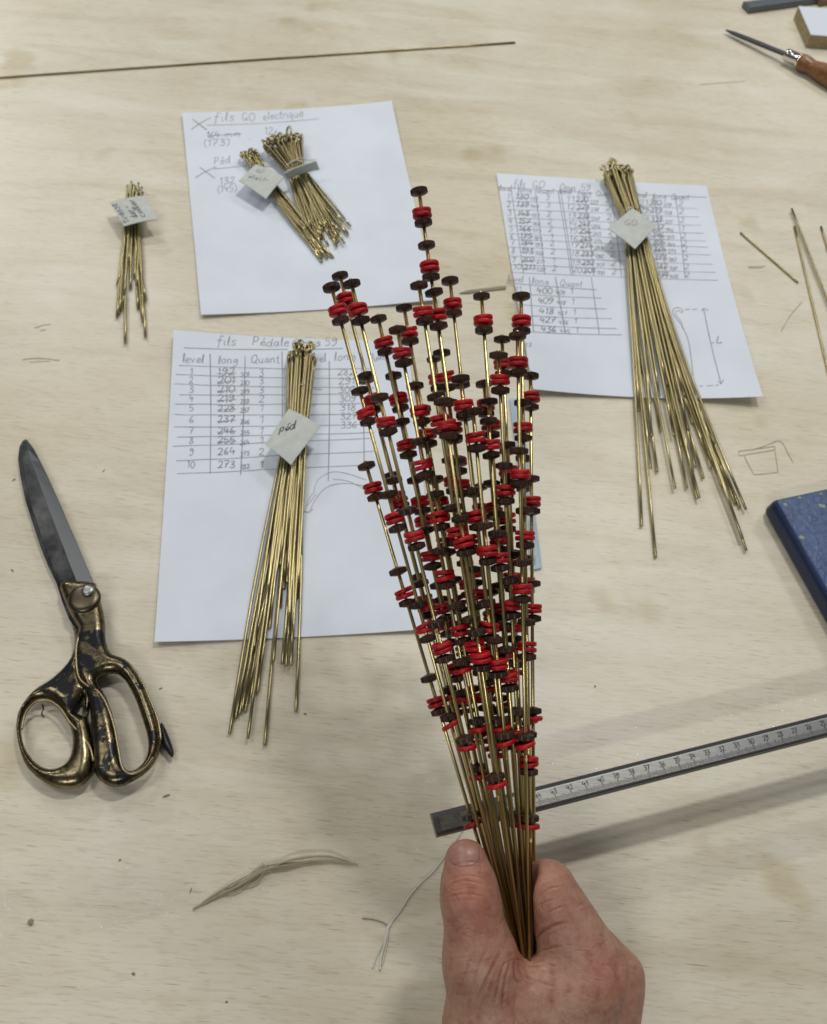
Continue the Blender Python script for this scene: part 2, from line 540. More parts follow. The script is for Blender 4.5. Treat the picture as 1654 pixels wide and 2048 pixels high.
GL = {k: (w_, G_(s)) for k, w_, s in [
    ('0', .6, '.3 1 .06 .75 .06 .25 .3 0 .55 .3 .52 .78 .28 1'),
    ('1', .35, '.05 .75 .22 1 .2 0'),
    ('2', .6, '.05 .8 .28 1 .5 .78 .3 .35 .04 .02 .3 .06 .58 .02'),
    ('3', .6, '.06 .92 .35 1 .48 .78 .22 .55 .5 .4 .42 .06 .04 .06'),
    ('4', .6, '.2 1 .05 .42 .55 .45|.42 .75 .4 -.02'),
    ('5', .6, '.52 .98 .16 .96 .1 .56 .38 .6 .5 .3 .32 .02 .04 .08'),
    ('6', .6, '.45 1 .14 .6 .07 .2 .3 0 .5 .22 .3 .45 .1 .28'),
    ('7', .6, '.04 .95 .52 .97 .3 .4 .2 -.02|.14 .5 .46 .52'),
    ('8', .6, '.46 .88 .25 1 .1 .78 .4 .42 .42 .1 .2 .0 .06 .22 .3 .52 .46 .85'),
    ('9', .6, '.48 .8 .25 1 .08 .7 .28 .5 .48 .82 .44 .3 .2 -.05 .06 .05'),
    ('(', .3, '.26 1.1 .06 .7 .06 .25 .26 -.15'), (')', .3, '.04 1.1 .24 .7 .24 .25 .04 -.15'),
    (',', .25, '.12 .08 .05 -.18'), ('-', .5, '.05 .4 .45 .42'), ('.', .2, '.08 .02 .12 .05'),
    ('a', .55, '.42 .5 .2 .55 .06 .2 .2 .0 .4 .3 .42 .52 .42 .1 .52 .0'),
    ('c', .45, '.4 .5 .2 .55 .06 .25 .2 .0 .42 .08'),
    ('d', .55, '.42 .48 .2 .52 .06 .2 .2 0 .4 .3 .46 1 .43 .1 .52 0'),
    ('e', .48, '.06 .28 .4 .34 .3 .56 .1 .4 .08 .1 .28 0 .46 .1'),
    ('é', .48, '.06 .28 .4 .34 .3 .56 .1 .4 .08 .1 .28 0 .46 .1|.2 .72 .38 .95'),
    ('f', .4, '.4 .92 .24 1 .16 .7 .16 .1 .1 -.3|.02 .5 .36 .54'),
    ('g', .52, '.42 .48 .2 .54 .06 .28 .2 .08 .42 .4 .42 -.1 .25 -.38 .06 -.26'),
    ('i', .22, '.08 .52 .1 .05 .18 .0|.1 .76 .12 .78'),
    ('l', .24, '.08 .1 .16 .8 .1 1 .06 .5 .1 .02 .2 .04'),
    ('m', .8, '.05 .52 .08 0|.08 .35 .22 .54 .34 .4 .34 0|.34 .35 .5 .54 .62 .4 .64 0 .72 .02'),
    ('n', .55, '.05 .52 .08 0|.08 .35 .26 .54 .4 .4 .4 .05 .5 .02'),
    ('o', .5, '.25 .54 .06 .3 .2 0 .42 .2 .36 .5 .22 .54'),
    ('p', .52, '.08 .52 .06 -.42|.08 .4 .28 .55 .44 .35 .3 .05 .1 .08'),
    ('q', .52, '.42 .48 .2 .54 .06 .28 .2 .04 .42 .4 .42 -.42'),
    ('r', .38, '.06 .52 .1 0|.1 .32 .22 .52 .36 .5'),
    ('s', .42, '.36 .5 .16 .54 .1 .36 .32 .2 .24 .0 .04 .04'),
    ('t', .36, '.18 .9 .14 .2 .22 0 .32 .04|.02 .58 .34 .62'),
    ('u', .55, '.06 .52 .08 .1 .24 .0 .4 .2 .42 .52 .42 .1 .52 0'),
    ('v', .48, '.05 .52 .2 .0 .4 .54'), ('x', .48, '.06 .52 .4 0|.4 .52 .06 0'),
    ('G', .75, '.6 .85 .35 1 .08 .6 .12 .15 .4 .0 .62 .3 .36 .38|.62 .34 .6 -.05'),
    ('O', .75, '.36 1 .08 .6 .14 .1 .42 .02 .66 .4 .58 .88 .34 1'),
    ('P', .6, '.1 1 .08 0|.04 .95 .36 1 .5 .75 .34 .5 .1 .48'),
    ('Q', .75, '.36 1 .08 .6 .14 .1 .42 .02 .66 .4 .58 .88 .34 1|.4 .25 .68 -.12'),
    ('L', .5, '.1 1 .08 .02 .46 .04'), ('F', .55, '.1 1 .08 0|.08 .98 .5 1|.08 .52 .4 .54'),
    ('=', .5, '.05 .3 .45 .32|.05 .55 .45 .57'),
]}


class Ink:
    """pencil or pen lines drawn on a surface; points are given where the mark stands"""
    def __init__(s, lift, wid, place):
        s.m = MB(); s.lift = lift; s.wid = wid; s.place = place

    def line(s, pts, wid=None, smooth=4, jit=.0):
        if len(pts) > 2 and smooth:
            pts = catmull(pts, smooth)
        P3 = [s.place(p[0] + random.gauss(0, jit), p[1] + random.gauss(0, jit)) for p in pts]
        P3 = [Vector((p.x, p.y, p.z + s.lift)) for p in P3]
        wd = (wid or s.wid) / 2
        vs_, fs = [], []
        for i, p in enumerate(P3):
            t = P3[min(i + 1, len(P3) - 1)] - P3[max(i - 1, 0)]
            t.z = 0
            if t.length < 1e-9: t = Vector((1, 0, 0))
            t.normalize()
            n = Vector((-t.y, t.x, 0)) * wd * random.uniform(.75, 1.15)
            vs_ += [p + n, p - n]
        for i in range(len(P3) - 1):
            fs.append((2 * i + 1, 2 * i + 3, 2 * i + 2, 2 * i))
        s.m.add(vs_, fs)

    def text(s, txt, x0, y0, x1, y1, h, wid=None, slant=.08, jit=.35, up=None):
        """baseline from pixel x0,y0 to x1,y1; h = height of capitals"""
        tot = sum(GL[c][0] if c in GL else .45 for c in txt)
        bx, by = x1 - x0, y1 - y0
        Ln = math.hypot(bx, by)
        k = Ln / tot
        ux, uy = bx / Ln, by / Ln
        nx, ny = up if up else (uy, -ux)
        pen = 0
        for c in txt:
            if c not in GL:
                pen += .45; continue
            wg, st = GL[c]
            oy = random.gauss(0, .04)
            for q in st:
                pp = []
                for gx, gy in q:
                    a = (pen + gx * .92 + slant * gy) * k
                    b = (gy + oy) * h
                    pp.append((x0 + ux * a + nx * b + random.gauss(0, jit), y0 + uy * a + ny * b + random.gauss(0, jit)))
                s.line(pp, wid)
            pen += wg

    def build(s, name, mat_, parent):
        return s.m.build(name, mat_, parent, smooth=False)


# pencil marks on the bench itself
ink = Ink(.0003, .0007, lambda x, y: at(x, y))
ink.line([(1477, 903), (1548, 893)]); ink.line([(1477, 903), (1478, 912), (1550, 900), (1549, 893)], smooth=0)
ink.line([(1488, 912), (1497, 930), (1508, 950), (1556, 945), (1550, 903)], smooth=0)
ink.line([(1507, 900), (1540, 888), (1556, 882), (1566, 888), (1576, 908), (1586, 925)])
ink.line([(1604, 604), (1580, 632), (1562, 664)])
ink.line([(1497, 536), (1525, 536)])
ink.line([(1400, 170), (1440, 166), (1490, 163)])
ink.build('pencil_marks', MAT['pencil_bench'], bench)
sc_ = Ink(.0002, .0010, lambda x, y: at(x, y))
for pts in ([(45, 720), (75, 717), (120, 722)], [(60, 726), (100, 723)], [(70, 655), (84, 652), (100, 648)], [(80, 662), (92, 660)], [(1495, 535), (1530, 533)]):
    sc_.line(pts, random.uniform(.0006, .0014), jit=.6)
sc_.build('gouge_marks', MAT['gouge'], bench)


# ------------------------------------------------------------------ sheets of paper
def sheet(corners, label, zf):
    """corners in the photograph (TL, TR, BR, BL); zf(s, t) height in m"""
    c = [at(*p) for p in corners]
    n = 40
    def place(s_, t_):
        q = (c[0] * (1 - s_) + c[1] * s_) * (1 - t_) + (c[3] * (1 - s_) + c[2] * s_) * t_
        return Vector((q.x, q.y, .0004 + zf(s_, t_)))
    vs_, fs = [], []
    for j in range(n + 1):
        for i in range(n + 1):
            vs_.append(place(i / n, j / n))
    for j in range(n):
        for i in range(n):
            a = j * (n + 1) + i
            fs.append((a, a + n + 1, a + n + 2, a + 1))
    root = (c[0] + c[2]) / 2
    o = bpy.data.objects.new('paper_sheet', None); o.empty_display_size = .01
    C.objects.link(o); o.location = root
    tag(o, label, 'paper', 'sheets of handwritten notes')
    g = MB().add(vs_, fs).build('sheet', MAT['paper'], o, smooth=False)
    so = g.modifiers.new('thickness', 'SOLIDIFY'); so.thickness = .00016; so.offset = -1
    # inverse of the corner map, for writing
    def on(x, y):
        p = at(x, y)
        s_, t_ = .5, .5
        for _ in range(6):
            q = (c[0] * (1 - s_) + c[1] * s_) * (1 - t_) + (c[3] * (1 - s_) + c[2] * s_) * t_
            ds = (c[1] - c[0]) * (1 - t_) + (c[2] - c[3]) * t_
            dt = (c[3] - c[0]) * (1 - s_) + (c[2] - c[1]) * s_
            de = ds.x * dt.y - ds.y * dt.x
            ex, ey = p.x - q.x, p.y - q.y
            s_ += (ex * dt.y - ey * dt.x) / de
            t_ += (ds.x * ey - ds.y * ex) / de
        return Vector((p.x, p.y, .0004 + zf(min(max(s_, 0), 1), min(max(t_, 0), 1))))
    return o, on


def curl(a, b, c_, d, k=.0012):
    def f(s_, t_):
        z = a * (max(0, 1 - s_ - t_) ** 3) + b * (max(0, s_ - t_) ** 3) + c_ * (max(0, s_ + t_ - 1) ** 3) + d * (max(0, t_ - s_) ** 3)
        return z + k * (math.sin(5 * s_ + 2 * t_) * .5 + .5) * .5
    return f

# sheet with the electric lengths
s1, on1 = sheet([(365, 232), (783, 212), (875, 607), (403, 636)], 'handwritten sheet with two crossed headings under the two short wire bundles', curl(.003, .006, .004, .003))
k = Ink(.00022, .00055, on1)
k.text('fils', 428, 247, 472, 244, 16); k.text('GO', 484, 246, 512, 243, 15); k.text('electrique', 526, 243, 608, 236, 15)
k.line([(414, 255), (520, 250), (638, 241)])
k.line([(383, 264), (402, 251), (422, 240)], .0008); k.line([(386, 244), (414, 264)], .0008)
k.text('164', 414, 281, 440, 279, 12, .0008); k.text('mm', 450, 277, 484, 275, 12); k.line([(414, 276), (483, 271)])
k.text('(173)', 408, 297, 460, 293, 13); k.text(',', 497, 280, 504, 280, 10)
k.text('12x', 530, 272, 556, 270, 14)
k.text('Péd', 428, 332, 462, 328, 14); k.line([(428, 341), (492, 334)]); k.line([(596, 322), (634, 321)])
k.line([(391, 359), (410, 347), (433, 336)], .0008); k.line([(400, 338), (430, 359)], .0008)
k.text('132', 440, 372, 472, 368, 13); k.text('-', 476, 369, 488, 368, 12)
k.text('(145)', 436, 388, 474, 384, 13)
k.build('handwriting', MAT['pencil'], s1)

# sheet for the pedal
s2, on2 = sheet([(350, 672), (815, 686), (880, 1262), (311, 1290)], 'handwritten length table with ten numbered rows under the long pedal wire bundle', curl(.007, .002, .004, .004))
k = Ink(.00022, .0006, on2)
X = lambda q: 300 + q / 3.007
Y = lambda q: 640 + q / 3.007
def T2(txt, x0, y0, x1, y1, h, **kw): k.text(txt, X(x0), Y(y0), X(x1), Y(y1), h, **kw)
T2('fils', 405, 172, 525, 170, 17); T2('Pédale', 615, 168, 840, 166, 16); T2('Opus', 850, 168, 1030, 166, 15); T2('59', 1050, 165, 1130, 162, 16)
k.line([(X(210), Y(196)), (X(500), Y(193)), (X(830), Y(186))]); k.line([(X(960), Y(184)), (X(1160), Y(178))])
T2('level', 200, 278, 330, 276, 16); T2('long', 412, 278, 535, 274, 15); T2('Quant', 605, 272, 782, 264, 16); T2('level', 950, 258, 1060, 252, 15)
T2('long', 1108, 250, 1240, 246, 16); T2('Quant', 1310, 250, 1440, 246, 14)
for xs, xe, ya, yb in ((365, 363, 225, 930), (574, 546, 230, 938), (795, 790, 200, 900), (1078, 1072, 252, 972), (1272, 1288, 255, 870)):
    k.line([(X(xs), Y(ya)), (X((xs + xe) / 2 + 4), Y((ya + yb) / 2)), (X(xe), Y(yb))], .0007)
for ya, yb, xa in ((298, 300, 180), (350, 358, 160), (405, 412, 150), (468, 445, 180), (522, 505, 155), (582, 570, 150), (656, 632, 150), (716, 680, 165), (770, 715, 140), (857, 792, 158), (935, 872, 165)):
    k.line([(X(xa), Y(ya)), (X(550), Y((ya * .65 + yb * .35))), (X(800), Y(ya * .4 + yb * .6)), (X(1350), Y(yb))], .0005, jit=.3)
rows = [335, 383, 437, 492, 547, 615, 680, 738, 805, 883]
qn = '3332111121'
for i, yr in enumerate(rows):
    n0 = 192 + 9 * i
    T2(str(i + 1), 238 if i < 9 else 225, yr + 16, 268 if i < 9 else 275, yr + 14, 13)
    T2(str(n0), 408, yr + 14, 515, yr + 8, 14, wid=.0008)
    T2(str(n0 + 9), 545, yr + 20, 600, yr + 16, 9)
    T2(qn[i], 655, yr + 12, 690, yr + 10, 14)
    if i < 8: k.line([(X(405), Y(yr + 4)), (X(520), Y(yr - 4))])
for i in range(7):
    T2(str(282 + 9 * i), 1128 + i * 3, 338 + 53 * i, 1232 + i * 3, 334 + 53 * i, 13)
for pts in ([(985, 1040), (1010, 965), (1090, 918), (1180, 925), (1300, 965)], [(930, 1150), (950, 1090), (985, 1040)], [(930, 1150), (960, 1160), (985, 1100), (1060, 1010), (1180, 985), (1330, 1010)], [(945, 1120), (1000, 1050)], [(1100, 960), (1200, 975), (1320, 1040)], [(905, 1140), (940, 1160), (985, 1140)]):
    k.line([(X(a), Y(b)) for a, b in pts], .0004)
k.build('handwriting', MAT['pencil'], s2)

# sheet with the great-organ lengths
s3, on3 = sheet([(992, 349), (1412, 375), (1518, 808), (1064, 789)], 'crowded handwritten three-column length table with hook sketch, under the large tagged wire bundle', curl(.001, .002, .009, .006))
k = Ink(.00030, .0005, on3)
X = lambda q: 980 + q / 3.007
Y = lambda q: 320 + q / 3.007
def T3(txt, x0, y0, x1, y1, h, **kw): k.text(txt, X(x0), Y(y0), X(x1), Y(y1), h, **kw)
T3('fils', 138, 172, 215, 175, 15); T3('GO', 250, 175, 330, 178, 14); T3('Opus', 415, 185, 515, 190, 13); T3('59', 540, 190, 605, 193, 13)
k.line([(X(45), Y(172)), (X(620), Y(205))]); k.line([(X(850), Y(212)), (X(1300), Y(235))])
sh = lambda x_, r: x_ + r * 4.5
for x_ in (50, 410, 860):
    T3('level', x_ + 5, 190 + x_ * .045, x_ + 80, 192 + x_ * .045, 11)
    T3('long', x_ + 115, 200 + x_ * .045, x_ + 200, 203 + x_ * .045, 11)
    T3('Quant', x_ + 225, 204 + x_ * .045, x_ + 335, 208 + x_ * .045, 11)
rowsz = [235, 280, 335, 382, 425, 470, 510, 560, 612, 660]
for ci, x_ in enumerate((50, 410, 850)):
    for i, yr in enumerate(rowsz):
        n_ = 10 * ci + i + 1
        v_ = 121 + 9 * n_
        dy = x_ * .045 - 2
        xo = sh(x_, i)
        T3(str(n_), xo + 45, yr + dy + 8, xo + 45 + (26 if n_ < 10 else 55), yr + dy + 8, 11)
        T3(str(v_), xo + 105, yr + dy + 8, xo + 180, yr + dy + 10, 11, wid=.0008)
        T3(str(v_ + 9), xo + 190, yr + dy + 16, xo + 240, yr + dy + 18, 7)
        T3('3322212212'[i] if ci == 0 else '2221222222'[i], xo + 280, yr + dy + 12, xo + 310, yr + dy + 13, 11)
        k.line([(X(xo + 100), Y(yr + dy + 2)), (X(xo + 190), Y(yr + dy))])
for i, yr in enumerate([258, 308, 358, 405, 452, 488, 535, 590, 640, 688]):
    x_ = 100 + i * 2
    k.line([(X(x_), Y(yr - 3)), (X(x_ + 600), Y(yr + 18)), (X(1240 + i * 14), Y(yr + 42))], .0004, jit=.3)
for xs, xe in ((125, 200), (270, 328), (408, 486), (424, 498), (565, 622), (725, 790), (850, 925), (980, 1060), (1112, 1172)):
    k.line([(X(xs), Y(180 + xs * .04)), (X((xs + xe) / 2 + 3), Y(440 + xs * .02)), (X(xe), Y(690 + xs * .02))], .0006)
T3('level', 105, 740, 200, 742, 13); T3('long', 248, 752, 355, 756, 13); T3('Quant', 415, 764, 555, 768, 13)
for i, yr in enumerate((800, 860, 925, 980, 1035)):
    T3(str(31 + i), 130 + 4 * i, yr + 6, 190 + 4 * i, yr + 6, 11)
    T3(str(400 + 9 * i), 278 + 6 * i, yr + 10, 375 + 6 * i, yr + 12, 12, wid=.0008)
    T3(str(409 + 9 * i), 390 + 7 * i, yr + 16, 450 + 7 * i, yr + 18, 8)
    T3('1', 480 + 8 * i, yr + 12, 500 + 8 * i, yr + 12, 11)
for i, (ya, yb) in enumerate(((750, 785), (812, 835), (880, 900), (945, 958), (1000, 1018), (1045, 1056))):
    k.line([(X(95 + i * 6), Y(ya)), (X(400), Y((ya + yb) / 2 + 4)), (X(640 + i * 30), Y(yb))], .0005)
for xs, xe in ((235, 258), (392, 450), (608, 655)):
    k.line([(X(xs), Y(712)), (X(xe), Y(1050))], .0007)
T3('es', 195, 1140, 250, 1142, 13)
k.line([(X(a), Y(b)) for a, b in ((1160, 918), (1148, 900), (1120, 892), (1098, 910), (1108, 945), (1140, 985), (1165, 1030), (1190, 1100), (1205, 1200), (1215, 1310))], .0006)
k.line([(X(a), Y(b)) for a, b in ((1155, 928), (1135, 912), (1115, 918), (1122, 945), (1150, 980), (1155, 1020))], .0005)
for a, b in ((1170, 1200), (1212, 1242)): k.line([(X(a), Y(905)), (X(b), Y(903))])
for a, b in ((1250, 1272), (1295, 1330), (1345, 1365)): k.line([(X(a), Y(1378)), (X(b), Y(1376))])
k.line([(X(1282), Y(905)), (X(1325), Y(1130)), (X(1378), Y(1368))], .0007)
k.line([(X(1268), Y(915)), (X(1282), Y(900)), (X(1308), Y(912))], .0007, smooth=0)
k.line([(X(1358), Y(1350)), (X(1378), Y(1370)), (X(1392), Y(1346))], .0007, smooth=0)
k.line([(X(1322), Y(1115)), (X(1342), Y(1112))]); T3('L', 1352, 1115, 1395, 1115, 14, wid=.0008)
k.build('handwriting', MAT['pencil'], s3)


# ------------------------------------------------------------------ tied wire bundles
def pack(n, r):
    """n packed spots round the origin, spacing 2r"""
    pts = []
    q = 12
    for i in range(-q, q + 1):
        for j in range(-q, q + 1):
            pts.append((2 * r * (i + j / 2), 2 * r * j * .866))
    pts.sort(key=lambda p: p[0] ** 2 * .8 + p[1] ** 2 * 1.25 + random.random() * r * r)
    return pts[:n]


def wire_bundle(label, head, tie, tails, count=0, wr=.00110, hook=True, splay=1.25, hr=(.0022, .0034), headlen=0.02, tz=(.0, .006), bowf=0):
    tails = list(tails)
    while len(tails) < count:
        a_, b_ = random.sample(tails, 2)
        f_ = random.uniform(.0, 1.); sh_ = random.uniform(.05, .55)
        q_ = (a_[0] + (b_[0] - a_[0]) * f_, a_[1] + (b_[1] - a_[1]) * f_)
        tails.append((q_[0] + (tie[0] - q_[0]) * sh_, q_[1] + (tie[1] - q_[1]) * sh_))
    n = len(tails)
    spots = pack(n, wr * 1.06)
    lowest = min(p[1] for p in spots)
    tc = at(*tie); hc = at(*head)
    ax = (hc - tc); ax.z = 0
    hl = ax.length
    ax.normalize()
    side = Vector((ax.y, -ax.x, 0))
    root = empty('wire_bundle', (tc.x, tc.y, 0), label, 'wire bundle', 'tied bundles of brass wire')
    # spots sorted across, tails sorted across
    spots.sort(key=lambda p: p[0] + random.gauss(0, wr))
    tl = [at(*t) for t in tails]
    tl.sort(key=lambda p: (p - tc).dot(side) / max(.03, -(p - tc).dot(ax)))
    for (a, b), tp in zip(spots, tl):
        z = b - lowest + wr + .0006
        tiep = tc + side * a + Vector((0, 0, z))
        hp = tc + ax * (hl * random.uniform(.82, 1.05)) + side * (a * splay + random.gauss(0, wr)) + Vector((0, 0, z * random.uniform(1.0, 1.5) + .001))
        tz_ = wr + .0006 + random.uniform(*tz) * (z / .014)
        tailp = Vector((tp.x, tp.y, tz_))
        pts = []
        bow = random.gauss(0, .0014) - bowf * max(0, a / (math.sqrt(n) * wr))
        for i in range(7):
            t = i / 7
            p = tailp.lerp(tiep, t)
            pts.append(p + side * bow * math.sin(math.pi * t))
        ctrl = [tailp.lerp(tiep, .85), tiep, tiep.lerp(hp, .5), hp]
        pts += [Vector(q) for q in catmull([tuple(x) for x in ctrl], 4)[4:]]
        d = (pts[-1] - pts[-3]).normalized()
        if hook:
            th = random.uniform(0, 2 * math.pi)
            s1_ = d.orthogonal().normalized(); s2_ = d.cross(s1_)
            sd = s1_ * math.cos(th) + s2_ * math.sin(th)
            rr_ = random.uniform(*hr)
            base = pts[-1]
            # neck bends away, then the eye closes back towards the shank
            for q in range(1, 12):
                a_ = R(-50) + R(320) * q / 11
                c0 = base + d * rr_ * 1.5
                pts.append(c0 + (d * math.sin(a_ - R(40)) + sd * math.cos(a_ - R(40)) * .75) * rr_)
        for p in pts:
            p.z = max(p.z, wr + .0006)
        MB().tube(pts, wr, 8).build('wire', MAT['brass'], root)
    Rb = math.sqrt(n) * wr * 1.12
    return root, tc, ax, side, Rb, -lowest + wr


def tie_string(root, c, ax, side, Rb, zc, f=1.0, ends=2):
    m_ = MB()
    for q in range(2):
        pts = []
        for i in range(25):
            a = 2 * math.pi * i / 24
            pts.append(c + ax * (.0012 * q + f * 0 + .0006 * math.sin(a * 2 + q)) + side * math.cos(a) * (Rb + .0007) + Vector((0, 0, max(.0007, zc + math.sin(a) * (Rb + .0010)))))
        m_.tube(pts, .00042, 6, False)
    for e in range(ends):
        top = c + Vector((0, 0, zc + Rb + .001))
        g = random.choice((-1, 1)) if e else 1
        pts = [top, top + side * g * .006 + Vector((0, 0, .002)), top + side * g * .013 - ax * .004, top + side * g * .019 - ax * .002 * g + Vector((0, 0, -.003))]
        m_.tube([Vector(p) for p in catmull([tuple(p) for p in pts], 4)], .00035, 5)
    m_.build('string_tie', MAT['thread'], root)


def card_tag(root, corners, zs, texts, bend=.001, ink_mat='pencil', wid=.0006):
    """corners in the photograph with the height of each in metres"""
    c = [at(x, y, z) for (x, y), z in zip(corners, zs)]
    n = 8
    nrm = (c[1] - c[0]).cross(c[3] - c[0]).normalized()
    if nrm.z < 0: nrm = -nrm
    def place(s_, t_):
        q = (c[0] * (1 - s_) + c[1] * s_) * (1 - t_) + (c[3] * (1 - s_) + c[2] * s_) * t_
        return q + nrm * bend * (math.sin(math.pi * s_) + .5 * math.sin(math.pi * t_))
    vs_, fs = [], []
    for j in range(n + 1):
        for i in range(n + 1): vs_.append(place(i / n, j / n))
    for j in range(n):
        for i in range(n):
            a = j * (n + 1) + i
            fs.append((a, a + n + 1, a + n + 2, a + 1))
    g = MB().add(vs_, fs).build('tag', MAT['card'], root, smooth=False)
    so = g.modifiers.new('thickness', 'SOLIDIFY'); so.thickness = .0008; so.offset = 0
    k = Ink(0, wid, lambda s_, t_: place(s_, t_) + nrm * .0006)
    for tx in texts:
        k.text(*tx, jit=.008)
    o = k.build('lettering', MAT[ink_mat], g)
    return g


def fan(p, q, n, j):
    return [(p[0] + (q[0] - p[0]) * random.random() + random.gauss(0, j), p[1] + (q[1] - p[1]) * random.random() + random.gauss(0, j)) for _ in range(n)]

# the long pedal bundle
tl = [(460, 1470), (480, 1432), (497, 1482), (491, 1425), (486, 1424), (530, 1494), (516, 1388), (565, 1332), (573, 1338), (582, 1336), (592, 1425), (568, 1180), (603, 1115), (600, 1092), (503, 1400), (472, 1440), (497, 1340), (540, 1260), (577, 1250), (585, 1290), (548, 1330), (520, 1330), (594, 1200), (510, 1300)]
rt, tc, ax, sd, Rb, zc = wire_bundle('long brass wire bundle tagged péd lying on the ten-row length table', (604, 730), (592, 880), tl, 40, hr=(.0026, .0042), splay=1.35)
c2 = tc + ax * ((at(600, 795) - tc).length)
tie_string(rt, c2, ax, sd, Rb, zc)
card_tag(rt, [(578, 818), (641, 853), (582, 930), (531, 890)], (.018, .020, .019, .017), [('péd', .16, .60, .52, .36, .20)], .0015, 'ink', .0009)

# the great-organ bundle
tl = [(1282, 1055), (1310, 1117), (1298, 945), (1313, 947), (1347, 983), (1372, 980), (1394, 1004), (1388, 940), (1488, 1025), (1490, 1105), (1478, 1018), (1275, 830), (1280, 752), (1316, 798), (1320, 866), (1344, 880), (1412, 905), (1384, 850), (1302, 700), (1290, 690), (1392, 1000), (1480, 1085), (1470, 1010), (1405, 960), (1360, 900), (1330, 780), (1430, 930), (1345, 820), (1366, 800), (1300, 880), (1385, 960), (1400, 880), (1420, 940), (1440, 980), (1372, 870), (1310, 760)]
rt, tc, ax, sd, Rb, zc = wire_bundle('large fanned brass wire bundle tagged GO with hooked ends on the crowded table', (1229, 366), (1264, 462), tl, 52, splay=1.5, hr=(.0026, .0042), bowf=.0055)
tie_string(rt, tc + ax * .014, ax, sd, Rb, zc)
card_tag(rt, [(1265, 417), (1313, 452), (1270, 498), (1216, 457)], (.021, .020, .020, .020), [('GO', .24, .64, .56, .38, .20)], .0006)

# two short bundles on the electric sheet
tl = fan((640, 500), (668, 528), 7, 3) + [(655, 522), (662, 518), (648, 512)]
rt, tc, ax, sd, Rb, zc = wire_bundle('thin short brass wire bundle with square tag GO electr', (504, 328), (535, 372), tl, 16, splay=1.6, hr=(.0026, .0036), tz=(0, .003))
tie_string(rt, tc + ax * .012, ax, sd, Rb, zc)
card_tag(rt, [(512, 329), (568, 354), (532, 398), (478, 362)], (.013, .016, .013, .015), [('GO', .20, .34, .44, .27, .17), ('electr.', .16, .72, .80, .46, .17)], .0008)
tl = fan((612, 462), (700, 474), 22, 5) + fan((640, 470), (692, 495), 12, 4)
rt, tc, ax, sd, Rb, zc = wire_bundle('thick short brass wire bundle with big hooked eyes and tag standing on edge', (571, 312), (592, 352), tl, 44, splay=2.0, hr=(.0040, .0064), tz=(0, .006))
tie_string(rt, tc + ax * .002, ax, sd, Rb, zc, ends=1)
card_tag(rt, [(568, 346), (633, 322), (639, 339), (576, 358)], (.024, .024, .012, .013), [('Péd', .1, .55, .32, .55, .5), ('electr.', .40, .60, .86, .60, .5)], .0012)

# small bundle on the left
tl = [(235, 640), (252, 692), (292, 678), (287, 650), (241, 612), (277, 622), (262, 582), (246, 622), (274, 578), (262, 535), (293, 605), (258, 505), (236, 575), (275, 515), (285, 640), (250, 600), (270, 560), (240, 630)]
rt, tc, ax, sd, Rb, zc = wire_bundle('small bundle of straight brass wires with white written tag on bare wood', (277, 388), (268, 425), tl, 24, hook=False, splay=1.1, tz=(0, .004))
tie_string(rt, tc + ax * .016, ax, sd, Rb, zc, ends=1)
card_tag(rt, [(219, 405), (289, 392), (315, 439), (248, 453)], (.014, .016, .016, .014), [('tirasse', .22, .92, .14, .10, .20), ('der.-', .52, .84, .42, .30, .18), ('collier', .72, .86, .62, .10, .18)], .0012, 'ink', .0007)


# ------------------------------------------------------------------ loose wires
def loose_wire(p, q, label, z0=.0012, r=.00105, mt='brass', bow=0):
    a, b = at(*p), at(*q)
    root = Vector((a.x, a.y, 0))
    d = (b - a); sd_ = Vector((-d.y, d.x, 0)).normalized()
    pts = [a.lerp(b, i / 12) + sd_ * bow * math.sin(math.pi * i / 12) + Vector((0, 0, z0)) for i in range(13)]
    me = MB().tube([x - root for x in pts], r, 10).mesh('loose_wire')
    o = link('loose_wire', me, MAT[mt])
    o.location = root
    tag(o, label, 'wire', 'loose brass wires on the bench')

loose_wire((-330, 180), (1030, 87), 'very long brass wire lying across the far left of the bench', mt='brass_dull', bow=.001)
loose_wire((1480, 467), (1595, 567), 'short loose brass wire beside the right sheet', r=.0009)
loose_wire((1581, 423), (1700, 730), 'loose brass wire crossing on top of another, right edge', z0=.0032, mt='brass_dull')
loose_wire((1588, 455), (1668, 800), 'loose brass wire leaning under its crossing neighbour, right edge')
loose_wire((1641, 455), (1690, 620), 'loose brass wire mostly cut off by the right edge', mt='brass_dull')


# ------------------------------------------------------------------ steel rule
def prism_along(a, b, prof):
    """profile of (across, up) points swept from a to b"""
    d = (b - a).normalized(); sd_ = Vector((-d.y, d.x, 0))
    vs_, n = [], len(prof)
    for p in (a, b):
        for x, z in prof: vs_.append(p + sd_ * x + Vector((0, 0, z)))
    fs = [(i, i + n, (i + 1) % n + n, (i + 1) % n) for i in range(n)]
    fs = [tuple(reversed(q)) for q in fs]
    fs += [tuple(range(n)), tuple(range(2 * n - 1, n - 1, -1))]
    return MB().add(vs_, fs)

